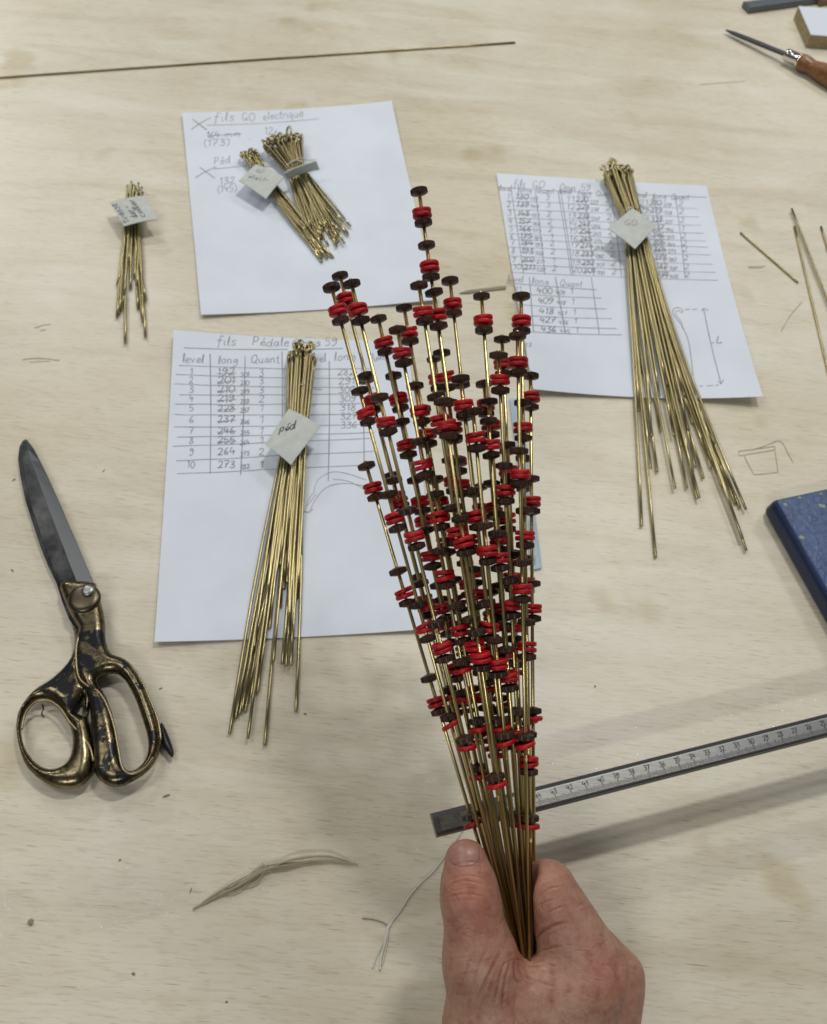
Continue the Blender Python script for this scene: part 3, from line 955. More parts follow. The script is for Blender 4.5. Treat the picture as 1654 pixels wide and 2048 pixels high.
ZR = .045
e0 = at(872, 1677, ZR); e1 = at(1654, 1476, ZR)
dr = (e1 - e0).normalized(); sr = Vector((-dr.y, dr.x, 0))
e1 = e0 + dr * .50
root = empty('steel_rule', (e0.x, e0.y, ZR), 'long flat steel bar rule with engraved centimetre scale, raised near the hand', 'ruler')
HR, WR = .0062, .0135
bar = prism_along(e0 + Vector((0, 0, .0007)), e1 + Vector((0, 0, .0007)), [(0, 0), (WR, 0), (WR, HR - .0022), (WR - .0030, HR), (.0012, HR), (0, HR - .0012), (0, .0034), (.0006, .0030), (0, .0026)]).build('bar', MAT['ruler_dark'], root, smooth=False)
bevel(bar, .0004, 2)
f0 = e0 + dr * .004 + Vector((0, 0, .0007))
face = prism_along(f0, e1 - dr * .002, [(.0016, HR - .001), (WR - .0036, HR - .001), (WR - .0036, HR + .00025), (.0016, HR + .00025)]).build('scale_face', MAT['ruler'], root, smooth=False)
k = Ink(0, .00035, lambda x, y: e0 + dr * x + sr * y + Vector((0, 0, .0007 + HR + .0004)))
p44 = (at(1080, 1606, ZR + HR) - e0).dot(dr)
for i in range(-62, 340):
    x_ = p44 + i * .001
    if x_ < .006 or x_ > .49: continue
    ln = .0042 if i % 10 == 0 else (.0034 if i % 5 == 0 else .0026)
    k.line([(x_, .0019), (x_, .0019 + ln)], .00022 if i % 10 else .0003)
for c_ in range(50, 12, -1):
    x_ = p44 + (44 - c_) * .01
    if x_ > .485: break
    k.text(str(c_), x_ - .0019, .0063, x_ + .0021, .0063, .0030, wid=.00034, slant=0, jit=.00002, up=(0, 1))
gm = k.build('graduations', MAT['ruler_mark'], face)

# what carries the rule, just outside the picture
sp = e0 + dr * .43 + sr * .007
root = empty('support_block', (sp.x, sp.y, 0), 'plain wooden block carrying the far end of the steel rule', 'block')
bo = quadbox([sp + dr * a_ + sr * b_ for a_, b_ in ((-.03, -.03), (.05, -.03), (.05, .03), (-.03, .03))], .0005, ZR + .0004).build('block', MAT['wood_scrap'], root, smooth=False)
bevel(bo, .002, 2)

# clear plastic ruler behind the bunch
r0, r1, r2, r3 = at(1018, 800), at(1040, 800), at(1083, 1138), at(1062, 1142)
root = empty('plastic_ruler', (r3.x, r3.y, 0), 'narrow clear bluish plastic ruler half hidden behind the held rods', 'ruler')
mb = MB()
zz = .0022
vs_ = [Vector((p.x, p.y, .0008)) for p in (r0, r1, r2, r3)] + [Vector((p.x, p.y, zz)) for p in (r0, r1, r2, r3)]
mb.add(vs_, [(0, 1, 2, 3), (7, 6, 5, 4), (0, 4, 5, 1), (1, 5, 6, 2), (2, 6, 7, 3), (3, 7, 4, 0)])
bo = mb.build('strip', MAT['acrylic'], root, smooth=False)
k = Ink(.0024, .0003, lambda s_, t_: (r0 * (1 - s_) + r1 * s_) * (1 - t_) + (r3 * (1 - s_) + r2 * s_) * t_)
for i in range(140):
    k.line([(.98, i / 140), (.98 - (.25 if i % 10 == 0 else .14), i / 140)], .0002)
for i, tx in enumerate(('80', '90', '100', '110', '120', '130', '140')):
    yy = .40 + i * .092
    k.text(tx, .55, yy + .03, .52, yy - .012 * len(tx) + .015, .28, wid=.0004, slant=0, jit=.004, up=(-1, 0))
k.build('graduations', MAT['pencil'], root)


# ------------------------------------------------------------------ shears
def sdf2(poly, Xg, Yg):
    d = np.full(Xg.shape, 1e9); ins = np.zeros(Xg.shape, bool)
    n = len(poly)
    for i in range(n):
        ax_, ay = poly[i]; bx, by = poly[(i + 1) % n]
        ex, ey = bx - ax_, by - ay
        px_, py_ = Xg - ax_, Yg - ay
        t = np.clip((px_ * ex + py_ * ey) / (ex * ex + ey * ey + 1e-12), 0, 1)
        d = np.minimum(d, (px_ - ex * t) ** 2 + (py_ - ey * t) ** 2)
        cnd = ((ay > Yg) != (by > Yg)) & (Xg < (bx - ax_) * (Yg - ay) / (by - ay + 1e-15) + ax_)
        ins ^= cnd
    d = np.sqrt(d)
    return np.where(ins, -d, d)


def inflate(name, outer, holes, z0, half, rnd, mat_, parent, h=.0008, zmul=None, paint=None):
    """rounded solid from an outline on the bench: half thickness `half`, edge rounding `rnd`"""
    o = [tuple(at(*p, z0 + half * .6))[:2] for p in outer]
    hs = [[tuple(at(*p, z0 + half * .6))[:2] for p in q] for q in holes]
    xs = [p[0] for p in o]; ys = [p[1] for p in o]
    gx = np.arange(min(xs) - 4 * h, max(xs) + 4 * h, h); gy = np.arange(min(ys) - 4 * h, max(ys) + 4 * h, h)
    Xg, Yg = np.meshgrid(gx, gy, indexing='ij')
    d = sdf2(o, Xg, Yg)
    for q in hs:
        d = np.maximum(d, -sdf2(q, Xg, Yg))
    dep = np.clip(-d, 0, rnd)
    hh = half * np.sqrt(np.clip(1 - (1 - dep / rnd) ** 2, 0, 1))
    if zmul is not None: hh = hh * zmul(Xg, Yg)
    gz = np.arange(-half * 1.1 - 3 * h, half * 1.1 + 3.1 * h, h)
    Fz = np.abs(gz)[None, None, :] - hh[:, :, None]
    Fz = np.where(d[:, :, None] > 0, np.maximum(np.abs(gz)[None, None, :] * .3 + d[:, :, None], d[:, :, None]), Fz)
    V, Q = surface_nets(Fz, (gx[0], gy[0], gz[0] + z0 + half), h)
    me = np_mesh(name, V, Q)
    if paint is not None:
        fld = np.full(len(V), -1.0)
        for poly in paint:
            pp = [tuple(at(*p, z0 + half * .6))[:2] for p in poly]
            fld = np.maximum(fld, np.clip(.5 - sdf2(pp, V[:, 0], V[:, 1]) / .006, -1, .51))
        me.attributes.new('paint', 'FLOAT', 'POINT').data.foreach_set('value', fld)
    ob = link(name, me, mat_, parent)
    sm = ob.modifiers.new('smooth', 'SMOOTH'); sm.factor = .5; sm.iterations = 3
    return ob

ZX = lambda q: q / 2.56
ZY = lambda q: 850 + q / 2.56
Z = lambda pts: [(ZX(a), ZY(b)) for a, b in pts]
pc = at(ZX(435), ZY(880))
shears = empty('tailor_shears', (pc.x, pc.y, 0), 'old tailor shears with dark blades and worn bronze and black handles', 'scissors')

def plate(name, pts, z0, th, mat_, parent, bev=.0006, lift=None):
    """flat piece with a real thickness; lift raises single corners (index: extra height)"""
    n = len(pts)
    b = [at(*p, z0) for p in pts]
    t = [at(*p, z0 + th) for p in pts]
    vs_ = [Vector((p.x, p.y, z0)) for p in t] + [Vector((p.x, p.y, z0 + th + (lift or {}).get(i, 0))) for i, p in enumerate(t)]
    bm = bmesh.new()
    V = [bm.verts.new(v_) for v_ in vs_]
    bm.faces.new(V[:n]); bm.faces.new(V[n:])
    for i in range(n):
        bm.faces.new((V[i], V[(i + 1) % n], V[(i + 1) % n + n], V[i + n]))
    bmesh.ops.triangulate(bm, faces=[f_ for f_ in bm.faces if len(f_.verts) > 4])
    bmesh.ops.recalc_face_normals(bm, faces=bm.faces)
    me = bpy.data.meshes.new(name); bm.to_mesh(me); bm.free()
    o = link(name, me, mat_, parent, smooth=False)
    if bev: bevel(o, bev, 2)
    return o

# lower blade shows along the left edge
plate('lower_blade', Z([(118, 74), (98, 112), (92, 170), (102, 250), (128, 380), (166, 500), (206, 620), (246, 722), (286, 802), (318, 905), (352, 990), (392, 1056), (470, 1010), (470, 820), (320, 480), (200, 210), (140, 90)]), .0016, .0034, MAT['blade'], shears)
# upper blade: flat, then the ground edge on the right, as two facets
bm = bmesh.new()
def bv(x, y, z): 
    p = at(ZX(x), ZY(y), z)
    return bm.verts.new((p.x, p.y, z))
Lp = [(126, 72), (116, 110), (112, 175), (124, 255), (150, 385), (188, 502), (228, 622), (268, 724), (308, 812), (324, 830)]
Mp = [(130, 76), (142, 120), (160, 185), (188, 262), (236, 390), (280, 508), (326, 626), (364, 728), (398, 812), (404, 830)]
Rp = [(140, 76), (172, 120), (206, 185), (244, 262), (302, 390), (352, 508), (404, 626), (446, 728), (476, 800), (482, 830)]
zt, zb = .0088, .0052
A_ = [bv(*p, zt) for p in Lp]; B_ = [bv(*p, zt - .0006) for p in Mp]; C_ = [bv(*p, zt - .0030) for p in Rp]
D_ = [bv(*p, zb) for p in Rp]; E_ = [bv(*p, zb) for p in Lp]
ring = [A_, B_, C_, D_, E_]
for i in range(len(Lp) - 1):
    for q in range(5):
        a, b = ring[q], ring[(q + 1) % 5]
        f_ = bm.faces.new((a[i], b[i], b[i + 1], a[i + 1]))
        f_.material_index = 1 if q == 1 else 0
for i in (0, -1):
    bm.faces.new([r_[i] for r_ in ring])
bmesh.ops.recalc_face_normals(bm, faces=bm.faces)
me = bpy.data.meshes.new('upper_blade'); bm.to_mesh(me); bm.free()
me.materials.append(MAT['blade']); me.materials.append(MAT['edge_steel'])
ub = link('upper_blade', me, None, shears, smooth=False)
bevel(ub, .0005, 2)

# large handle with its shank, carries the upper blade
shank = catmull([(322, 818), (480, 818), (498, 840), (517, 900), (536, 985), (542, 1040), (542, 1100), (560, 1160), (585, 1186), (650, 1212), (715, 1290), (762, 1392), (802, 1500), (826, 1605), (818, 1680), (782, 1752), (720, 1808), (640, 1850), (575, 1856), (525, 1832), (490, 1785), (486, 1700), (480, 1600), (470, 1500), (455, 1400), (420, 1330), (396, 1280), (386, 1160), (400, 1085), (408, 1050), (372, 985), (336, 905)], 3, True)
hole = catmull([(500, 1318), (530, 1288), (590, 1277), (640, 1310), (692, 1400), (732, 1510), (762, 1620), (757, 1700), (722, 1755), (672, 1780), (634, 1752), (614, 1680), (602, 1590), (577, 1480), (544, 1395)], 3, True)
en = catmull([(395, 1290), (410, 1120), (470, 1080), (540, 1085), (572, 1180), (560, 1235), (500, 1260), (480, 1330), (520, 1400), (566, 1500), (590, 1600), (598, 1700), (570, 1790), (540, 1830), (500, 1780), (492, 1640), (480, 1500), (455, 1400)], 3, True)
en2 = catmull([(640, 1235), (690, 1262), (735, 1330), (745, 1362), (715, 1370), (680, 1310), (640, 1268)], 3, True)
en3 = [(785, 1590), (812, 1595), (806, 1640), (780, 1630)]
en4 = [(600, 1800), (660, 1790), (680, 1830), (610, 1850)]
hb = inflate('large_handle', Z(shank), [Z(hole)], .0050, .0056, .0060, MAT['enamel'], shears, paint=[Z(en), Z(en2), Z(en3), Z(en4)])
# small handle, its shank passes under the pivot
small = catmull([(350, 990), (392, 1056), (500, 1030), (440, 1120), (430, 1230), (450, 1330), (470, 1420), (455, 1500), (470, 1560), (484, 1640), (488, 1720), (466, 1810), (405, 1860), (305, 1866), (212, 1822), (142, 1752), (106, 1662), (90, 1552), (110, 1462), (180, 1370), (272, 1310), (350, 1232), (382, 1160), (384, 1070)], 3, True)
hole2 = catmull([(112, 1560), (132, 1480), (182, 1424), (242, 1414), (302, 1450), (352, 1522), (377, 1602), (371, 1692), (332, 1750), (262, 1770), (192, 1740), (132, 1660)], 3, True)
gap = [(386, 1480), (440, 1390), (444, 1505)]
ep = catmull([(375, 1175), (385, 1260), (430, 1350), (450, 1390), (460, 1530), (400, 1500), (330, 1425), (270, 1395), (200, 1395), (270, 1325), (345, 1250)], 3, True)
inflate('small_handle', Z(small), [Z(hole2), Z(gap)], .0015, .0060, .0075, MAT['enamel'], shears, paint=[Z(ep)])
def rim(pts, z, r_, closed):
    q = catmull(pts, 6, closed)
    p3 = [at(ZX(a), ZY(b), z) for a, b in q]
    if closed: p3 = p3 + p3[:1]
    MB().tube(p3, r_, 8, not closed).build('rim', MAT['rim'], shears)
rim([(402, 1085), (389, 1160), (399, 1278), (440, 1330), (500, 1362), (545, 1430), (583, 1540), (606, 1660), (628, 1758), (675, 1786), (738, 1758), (786, 1700)], .0148, .0008, False)
rim([(110, 1560), (130, 1478), (181, 1420), (242, 1410), (305, 1447), (356, 1520), (420, 1590), (460, 1650), (478, 1720)], .0120, .0008, False)
rim([(600, 1192), (665, 1225), (725, 1310), (768, 1405), (808, 1510), (824, 1610)], .0122, .0007, False)
# tail of the lower half behind the large loop
inflate('stop_tail', Z(catmull([(822, 1530), (845, 1550), (878, 1630), (893, 1690), (880, 1706), (850, 1670), (825, 1640)], 3, True)), [], .0012, .0034, .0050, MAT['enamel_full'], shears)
# pivot
pw = at(ZX(432), ZY(892), .0155)
wv = lathe([(0, 0), (.0112, 0), (.0112, .0014), (.0096, .0028), (.0070, .0034), (0, .0036)], 28)
o = wv.build('pivot_washer', MAT['dark_bronze'], None); o.parent = shears
o.location = Vector((pw.x, pw.y, .0150)) - shears.location
ps = at(ZX(450), ZY(848), .019)
o = lathe([(0, 0), (.0044, 0), (.0046, .0034), (.0040, .0044), (.0022, .0048), (0, .0048)], 20).build('pivot_screw', MAT['screw'], None)
o.parent = shears; o.location = Vector((ps.x, ps.y, .0160)) - shears.location


# ------------------------------------------------------------------ things along the right edge
# blue cast block
bz = .020
tp = [at(1545, 996, bz), at(1760, 950, bz), at(1950, 1330, bz), at(1770, 1400, bz)]
dx = (tp[1] - tp[0]).normalized()
dy = Vector((dx.y, -dx.x, 0))
LB, WB = .13, .16
root = empty('cast_block', (tp[0].x, tp[0].y, 0), 'heavy blue painted metal block with wrinkled top at the right edge', 'metal block')
edge_dir = (at(1654, 1188, bz) - tp[0]).normalized()
q0, q1 = tp[0], tp[0] + dx * LB
q2, q3 = q1 + edge_dir * WB, q0 + edge_dir * WB
bo = quadbox([q0, q1, q2, q3], .0006, bz - .0008, .003).build('casting', MAT['blue_edge'], root, smooth=False)
bevel(bo, .006, 5)
ce = (q0 + q2) / 2
ins = [p + (ce - p).normalized() * .0028 for p in (q0, q1, q2, q3)]
bo = quadbox(ins, bz - .004, bz + .0004).build('wrinkled_top', MAT['blue'], root, smooth=False)
bevel(bo, .0012, 2)
for a, b, r_ in ((.05, .05, .0022), (.035, .24, .0026), (.16, .03, .0018), (.30, .035, .0014), (.26, .10, .0032), (.03, .5, .0014)):
    c_ = q0 + dx * LB * a + edge_dir * WB * b
    pts = []
    nn = 9
    top = [(c_ + Vector((math.cos(t) * r_ * random.uniform(.6, 1.2), math.sin(t) * r_ * random.uniform(.4, .9), 0))) for t in [2 * math.pi * i / nn for i in range(nn)]]
    zc_ = bz + .0003 if (a > .01 and b > .01) else bz - .0009
    m_ = MB().add([Vector((p.x, p.y, zc_ + .0003)) for p in top] + [Vector((p.x, p.y, zc_ - .001)) for p in top], [tuple(range(nn))] + [(i, i + nn, (i + 1) % nn + nn, (i + 1) % nn) for i in range(nn)])
    m_.build('paint_chip', MAT['chip'], root, smooth=False)

# white faced chipboard offcut
bz = .016
c0, c1_, c2_ = at(1597, 12, bz), at(1622, 69, bz), at(1760, 80, bz)
c3_ = c0 + (c2_ - c1_)
root = empty('chipboard_offcut', (c1_.x, c1_.y, 0), 'white laminated chipboard offcut in the far right corner', 'board')
quadbox([c1_, c2_, c3_, c0], .0006, bz - .0008).build('core', MAT['chipboard'], root, smooth=False)
quadbox([c1_, c2_, c3_, c0], bz - .0007, bz).build('laminate', MAT['laminate'], root, smooth=False)
# grey steel bar
a, b = at(1496, 28), at(1760, -8)
d = (b - a).normalized()
root = empty('steel_bar', (a.x, a.y, 0), 'grey rectangular steel bar end at the top right', 'metal bar')
bo = prism_along(a + Vector((0, 0, .0006)), a + d * .3 + Vector((0, 0, .0006)), [(0, 0), (.016, 0), (.016, .006), (.0148, .0072), (.0012, .0072), (0, .006)]).build('bar', MAT['grey_bar'], root, smooth=False)
bevel(bo, .0005, 2)
sd_ = Vector((-d.y, d.x, 0))
for u_ in (.012, .017):
    o = lathe([(0, 0), (.0008, 0), (.0007, .0003), (0, .0003)], 10).build('punch_mark', MAT['ruler_mark'], None)
    o.parent = root; o.location = d * u_ + sd_ * .009 + Vector((0, 0, .0078))
# brown wood scrap behind the offcut
a = at(1638, 14); d2 = (at(1750, -4) - a).normalized()
root = empty('wood_strip', (a.x, a.y, 0), 'brown wood strip behind the white offcut', 'wood')
bo = prism_along(a + Vector((0, 0, .0006)), a + d2 * .12 + Vector((0, 0, .0006)), [(0, 0), (.012, 0), (.012, .008), (0, .008)]).build('strip', MAT['wood_scrap'], root, smooth=False)
bevel(bo, .0006, 2)

# small tool with wooden handle
zt_ = .0075
t0, t1 = at(1458, 57, .004), at(1572, 110, .0085)
d3 = (at(1612, 128, .0095) - at(1572, 108, .0095)); d3.z = 0; d3.normalize()
rot = Vector((0, 0, 1)).rotation_difference(d3).to_matrix().to_4x4()
ori = at(1571, 110, .0095)
root = empty('hand_tool', (ori.x, ori.y, 0), 'small pointed file with chrome ferrule and turned wooden handle', 'hand tool')
def lathe_at(name, prof, mat_, n=24):
    me = lathe(prof, n).mesh(name)
    me.transform(Matrix.Translation(Vector((0, 0, .0105))) @ rot)
    return link(name, me, mat_, root, local=True)
lathe_at('ferrule', [(0, 0), (.0062, 0), (.0066, .0006), (.0068, .004), (.0072, .0165), (.0080, .017), (.0082, .019), (.0078, .0195), (0, .0195)], MAT['ferrule'])
lathe_at('handle', [(0, .0196), (.0085, .0196), (.0092, .022), (.0090, .028), (.0080, .034), (.0082, .038), (.0100, .046), (.0122, .058), (.0132, .072), (.0128, .090), (.0110, .104), (.007, .112), (0, .114)], MAT['handle'])
Lb = (at(1458, 57, .004) - ori).length
bl = MB()
vs_ = []
for (l_, hw, hh) in ((0.002, .0030, .0026), (-Lb * .5, .0031, .0026), (-Lb * .86, .0028, .0022), (-Lb, .0012, .0007)):
    p = d3 * l_
    zc_ = .0105 + l_ * .075
    sdv = Vector((-d3.y, d3.x, 0))
    for sx, sz in ((-1, -.7), (1, -.7), (1, .3), (.25, 1), (-1, .3)):
        vs_.append(p + sdv * hw * sx + Vector((0, 0, zc_ + hh * sz)))
fs = [tuple(range(5)), tuple(range(19, 14, -1))]
for i in range(3):
    for q in range(5): fs.append((i * 5 + q, i * 5 + 5 + q, i * 5 + 5 + (q + 1) % 5, i * 5 + (q + 1) % 5))
bl.add(vs_, fs)
bo = bl.build('blade', MAT['file_steel'], root, smooth=False, local=True)
bevel(bo, .0004, 2)

# thin wood sliver by the right sheet
pts = [(918, 586), (935, 580), (1012, 571), (1012, 577), (935, 586)]
o = plate('wood_sliver', pts, .0003, .0009, MAT['sliver'], None, bev=.0002)
tag(o, 'thin grey brown wood sliver poking out from the crowded length table', 'wood sliver')


# ------------------------------------------------------------------ thread, tape, film, crumbs
def thread(pts, r, mt, name, label, cat, z=.0008):
    p3 = catmull([tuple(at(x, y, z + (e[0] if e else 0))) for x, y, *e in pts], 8)
    a = Vector(p3[0])
    root_ = Vector((a.x, a.y, 0))
    o = link(name, MB().tube([Vector(p) - root_ for p in p3], r, 6).mesh(name), MAT[mt])
    o.location = root_
    return tag(o, label, cat)

st = thread([(925, 1660), (903, 1692), (870, 1738), (845, 1762), (820, 1790), (800, 1822), (778, 1852), (770, 1885), (762, 1915), (760, 1940)], .00075, 'thread', 'string', 'white twisted cotton string curving from the rule to the lower middle', 'string')
def strand(pts, r, mt, name):
    p3 = catmull([tuple(at(x, y, .0009)) for x, y in pts], 6)
    o = MB().tube([Vector(p) for p in p3], r, 5).build(name, MAT[mt], st)
strand([(776, 1850), (766, 1885), (752, 1915), (745, 1936)], .0005, 'thread', 'frayed_strand')
strand([(778, 1846), (775, 1880), (764, 1930)], .0004, 'thread', 'frayed_strand')
strand([(784, 1845), (776, 1858), (768, 1880)], .0006, 'thread', 'frayed_strand')
thread([(724, 1837), (745, 1839), (765, 1845), (776, 1852)], .00022, 'hair', 'dark_fibre', 'fine dark fibre touching the white string', 'fibre')
thread([(84, 1409), (86, 1418), (83, 1427), (87, 1435)], .0003, 'hair', 'dark_fibre', 'short dark fibre inside the small shears loop', 'fibre')

def strip(name, upper, lower, z, mt, amp, label, cat, n=60, mrows=8, kind=None):
    U = catmull([tuple(at(*p)) for p in upper], 30); Lw = catmull([tuple(at(*p)) for p in lower], 30)
    U = [Vector(U[int(i * (len(U) - 1) / n)]) for i in range(n + 1)]
    Lw = [Vector(Lw[int(i * (len(Lw) - 1) / n)]) for i in range(n + 1)]
    vs_, fs = [], []
    for i in range(n + 1):
        for j in range(mrows + 1):
            p = U[i].lerp(Lw[i], j / mrows)
            p.z = z + amp(i / n, j / mrows)
            vs_.append(p)
    for i in range(n):
        for j in range(mrows):
            a = i * (mrows + 1) + j
            fs.append((a, a + 1, a + mrows + 2, a + mrows + 1))
    return tag(MB().add(vs_, fs).build(name, MAT[mt]), label, cat)

strip('adhesive_tape', [(-60, 1745), (680, 1584), (1720, 1345)], [(-60, 1925), (900, 1682), (1720, 1440)], .00022, 'tape', lambda s_, t_: 0, 'wide strip of clear adhesive tape stuck slantwise across the bench', 'tape')
def fold(s_, t_):
    e = math.sin(math.pi * min(1, max(0, s_)))
    return .0062 * e * math.exp(-((t_ - .45) / .22) ** 2) * (1 + .35 * math.sin(23 * s_ + 5 * t_)) + .0006 * random.random()
strip('film_scrap', [(388, 1812), (470, 1762), (530, 1728), (600, 1712), (720, 1722)], [(384, 1822), (450, 1806), (530, 1770), (620, 1744), (722, 1730)], .0006, 'film', fold, 'crumpled scrap of clear plastic film below the tape', 'plastic film', 48, 10)
film = bpy.data.objects['film_scrap']
def fold_line(pts, r_):
    q = [Vector(p) for p in catmull([tuple(at(x, y, .001 + z_)) for x, y, z_ in pts], 10)]
    n_ = len(q)
    MB().tube(q, [r_ * (.25 + .75 * math.sin(math.pi * i / (n_ - 1))) * random.uniform(.8, 1.2) for i in range(n_)], 7).build('fold', MAT['film_fold'], film)
fold_line([(385, 1819, .0), (430, 1795, .001), (480, 1770, .002), (525, 1742, .003), (560, 1733, .002), (640, 1722, .001), (716, 1729, 0)], .0011)
fold_line([(470, 1776, .0), (505, 1768, .002), (528, 1745, .003), (524, 1724, .001)], .0007)
fold_line([(530, 1742, .002), (580, 1720, .004), (650, 1712, .003), (700, 1724, 0)], .0008)
for q_ in range(9):
    a0 = random.uniform(0, .5)
    base = [(385, 1819), (430, 1795), (480, 1770), (525, 1742), (560, 1733), (640, 1722), (716, 1729)]
    i0 = random.randint(0, 3); i1 = random.randint(i0 + 2, 6)
    fold_line([(x + random.gauss(0, 5), y + random.gauss(0, 5), abs(random.gauss(0, .002))) for x, y in base[i0:i1 + 1]], random.uniform(.0002, .0005))
fold_line([(404, 1806, .0), (440, 1782, .002), (490, 1752, .002)], .0006)

# wood crumbs
cr = [(333, 1592, .0045, .0013, 20, 'dark wood chip right below the shears'), (382, 1780, .0035, .0006, 80, 'thin upright dark crumb left of the film scrap'),
      (62, 1845, .0030, .0026, 40, 'round pale brown crumb at the lower left'), (267, 1948, .0022, .0010, 150, 'small dark crumb on the bare lower left bench'),
      (207, 942, .0024, .0007, 60, 'tiny splinter between the shears tip and the sheet'), (28, 960, .0026, .0008, 50, 'tiny splinter left of the shears tip'),
      (25, 1141, .0026, .0009, 140, 'tiny splinter left of the shears blade'), (453, 2004, .0014, .0009, 10, 'tiny dark speck at the bottom edge'),
      (322, 1377, .0026, .0007, 30, 'tiny splinter right of the large shears loop'), (610, 1428, .0018, .0009, 160, 'tiny splinter beside the ends of the pedal wires'),
      (1190, 1373, .0012, .0010, 0, 'dark speck right of the held rods'), (240, 1720, .0014, .0010, 30, 'tiny dark speck on the clear tape')]
for x, y, ln, wd, ang, lb in cr:
    ln *= .7; wd *= .7
    c_ = at(x, y)
    bm = bmesh.new()
    bmesh.ops.create_icosphere(bm, subdivisions=1, radius=1)
    for v_ in bm.verts:
        f_ = random.uniform(.7, 1.2)
        v_.co = Vector((v_.co.x * ln * f_, v_.co.y * wd * f_, v_.co.z * wd * .6 * f_))
    me = bpy.data.meshes.new('wood_crumb'); bm.to_mesh(me); bm.free()
    o = link('wood_crumb', me, MAT['sliver'] if 'pale' in lb else MAT['crumb'], smooth=False)
    o.location = (c_.x, c_.y, wd * .55); o.rotation_euler = (0, 0, R(ang))
    tag(o, lb, 'crumb', 'wood crumbs on the bench')


# ------------------------------------------------------------------ the hand
# local frame: u right, v up the picture, w towards the viewer; millimetres
D0 = .500
HO = deep(1040, 1850, D0)
K_ = F_PX / (D0 * 1000)
def hx(px_, py_, w_=0.0):
    """local millimetres of photograph pixel at local height w_"""
    p = deep(px_, py_, D0 - w_ * MM) - HO
    return np.array((p.dot(RT), p.dot(UP), -p.dot(FW))) / MM
hand = empty('hand', HO, 'bare right hand at the bottom gripping the bunch of rods', 'hand')
hand.matrix_world = Matrix.Translation(HO) @ M3.to_4x4()
h_ = 1.0
gu, gv, gw = np.arange(-54, 84, h_), np.arange(-140, 62, h_), np.arange(-88, 62, h_)
Ug, Vg, Wg = np.meshgrid(gu.astype(np.float32), gv.astype(np.float32), gw.astype(np.float32), indexing='ij')
def cone(a, b, ra, rb):
    a = np.array(a, np.float32); b = np.array(b, np.float32)
    e = b - a
    l2 = float(e @ e)
    t = np.clip(((Ug - a[0]) * e[0] + (Vg - a[1]) * e[1] + (Wg - a[2]) * e[2]) / l2, 0, 1)
    return np.sqrt((Ug - a[0] - e[0] * t) ** 2 + (Vg - a[1] - e[1] * t) ** 2 + (Wg - a[2] - e[2] * t) ** 2) - (ra + (rb - ra) * t)
def smin(a, b, k_):
    hq = np.clip(.5 + .5 * (b - a) / k_, 0, 1)
    return b + (a - b) * hq - k_ * hq * (1 - hq)
# thumb
tip = hx(932, 1722, 8); ipj = hx(941, 1800, 12); mcp = hx(962, 1925, 12); cmc = hx(985, 2075, 8)
th = cone(tip, tip * .45 + ipj * .55, 11.0, 13.4)
th = smin(th, cone(tip * .45 + ipj * .55, ipj, 13.4, 14.6), 4)
th = smin(th, cone(ipj, mcp, 14.6, 18.5), 5)
th = smin(th, cone(mcp, cmc, 18.0, 24), 8)
# index
im = hx(1178, 1946, 2); ip = hx(1096, 1776, -4); 
id_ = hx(1020, 1765, -27); it = hx(955, 1800, -20)
ix = cone(im, ip, 21.5, 14.6)
ix = smin(ix, cone(ip, id_, 13.0, 10.5), 3)
ix = smin(ix, cone(id_, it, 10.3, 8.8), 3)
# back of the hand
wr_ = np.array((14., -150., 12.))
pm = cone(im + np.array((-8, -18, -4)), wr_ + np.array((6, 30, -2)), 23, 26)
pm = smin(pm, cone(hx(1222, 1985, -22), wr_ + np.array((14, 20, -8)), 18, 22), 12)
pm = smin(pm, cone(hx(1215, 2040, -42), wr_ + np.array((14, 20, -10)), 16, 20), 12)
pm = smin(pm, cone(cmc, wr_, 24, 24), 14)
# web between thumb and index
wb = cone(hx(1010, 1985, 10), hx(1120, 1985, 8), 15, 17)
wb2 = cone(hx(1035, 2040, 8), hx(1110, 2060, 6), 21, 22)
F_ = smin(th, pm, 12)
F_ = smin(F_, wb2, 10)
F_ = smin(F_, wb, 9)
F_ = smin(F_, ix, 9)
# middle, ring and little finger close round the rods behind
for (a, b, c, d, r_) in (
        (hx(1236, 1952, -24), hx(1140, 1840, -44), hx(1050, 1850, -52), hx(975, 1895, -38), 13.0),
        (hx(1222, 2010, -44), hx(1140, 1930, -62), hx(1055, 1935, -62), hx(990, 1970, -44), 12.2),
        (hx(1200, 2075, -52), hx(1130, 2020, -66), hx(1060, 2020, -62), hx(1010, 2040, -44), 10.8)):
    fg = cone(a, b, r_ + 1.6, r_ * .92)
    fg = smin(fg, cone(b, c, r_ * .92, r_ * .82), 3)
    fg = smin(fg, cone(c, d, r_ * .8, r_ * .7), 3)
    F_ = smin(F_, fg, 3.2)
# the channel the rods pass through
ch = cone(hx(1041, 1905, 0), hx(1034, 1640, -2), 5.5, 13)
F_ = -smin(-F_, ch, 3.0)
V_, Q_ = surface_nets(F_, (gu[0], gv[0], gw[0]), h_)
del F_, th, ix, pm, wb, wb2, Ug, Vg, Wg
me = np_mesh('hand_skin', V_, Q_)
tmp = bpy.data.objects.new('tmp', me); C.objects.link(tmp)
sm = tmp.modifiers.new('s', 'SMOOTH'); sm.factor = .5; sm.iterations = 6
sb = tmp.modifiers.new('d', 'SUBSURF'); sb.levels = 1; sb.render_levels = 1
dg = bpy.context.evaluated_depsgraph_get()
me2 = bpy.data.meshes.new_from_object(tmp.evaluated_get(dg))
bpy.data.objects.remove(tmp)
me2.name = 'hand_skin'
nv = len(me2.vertices)
co = np.zeros(nv * 3); me2.vertices.foreach_get('co', co); co = co.reshape(-1, 3)
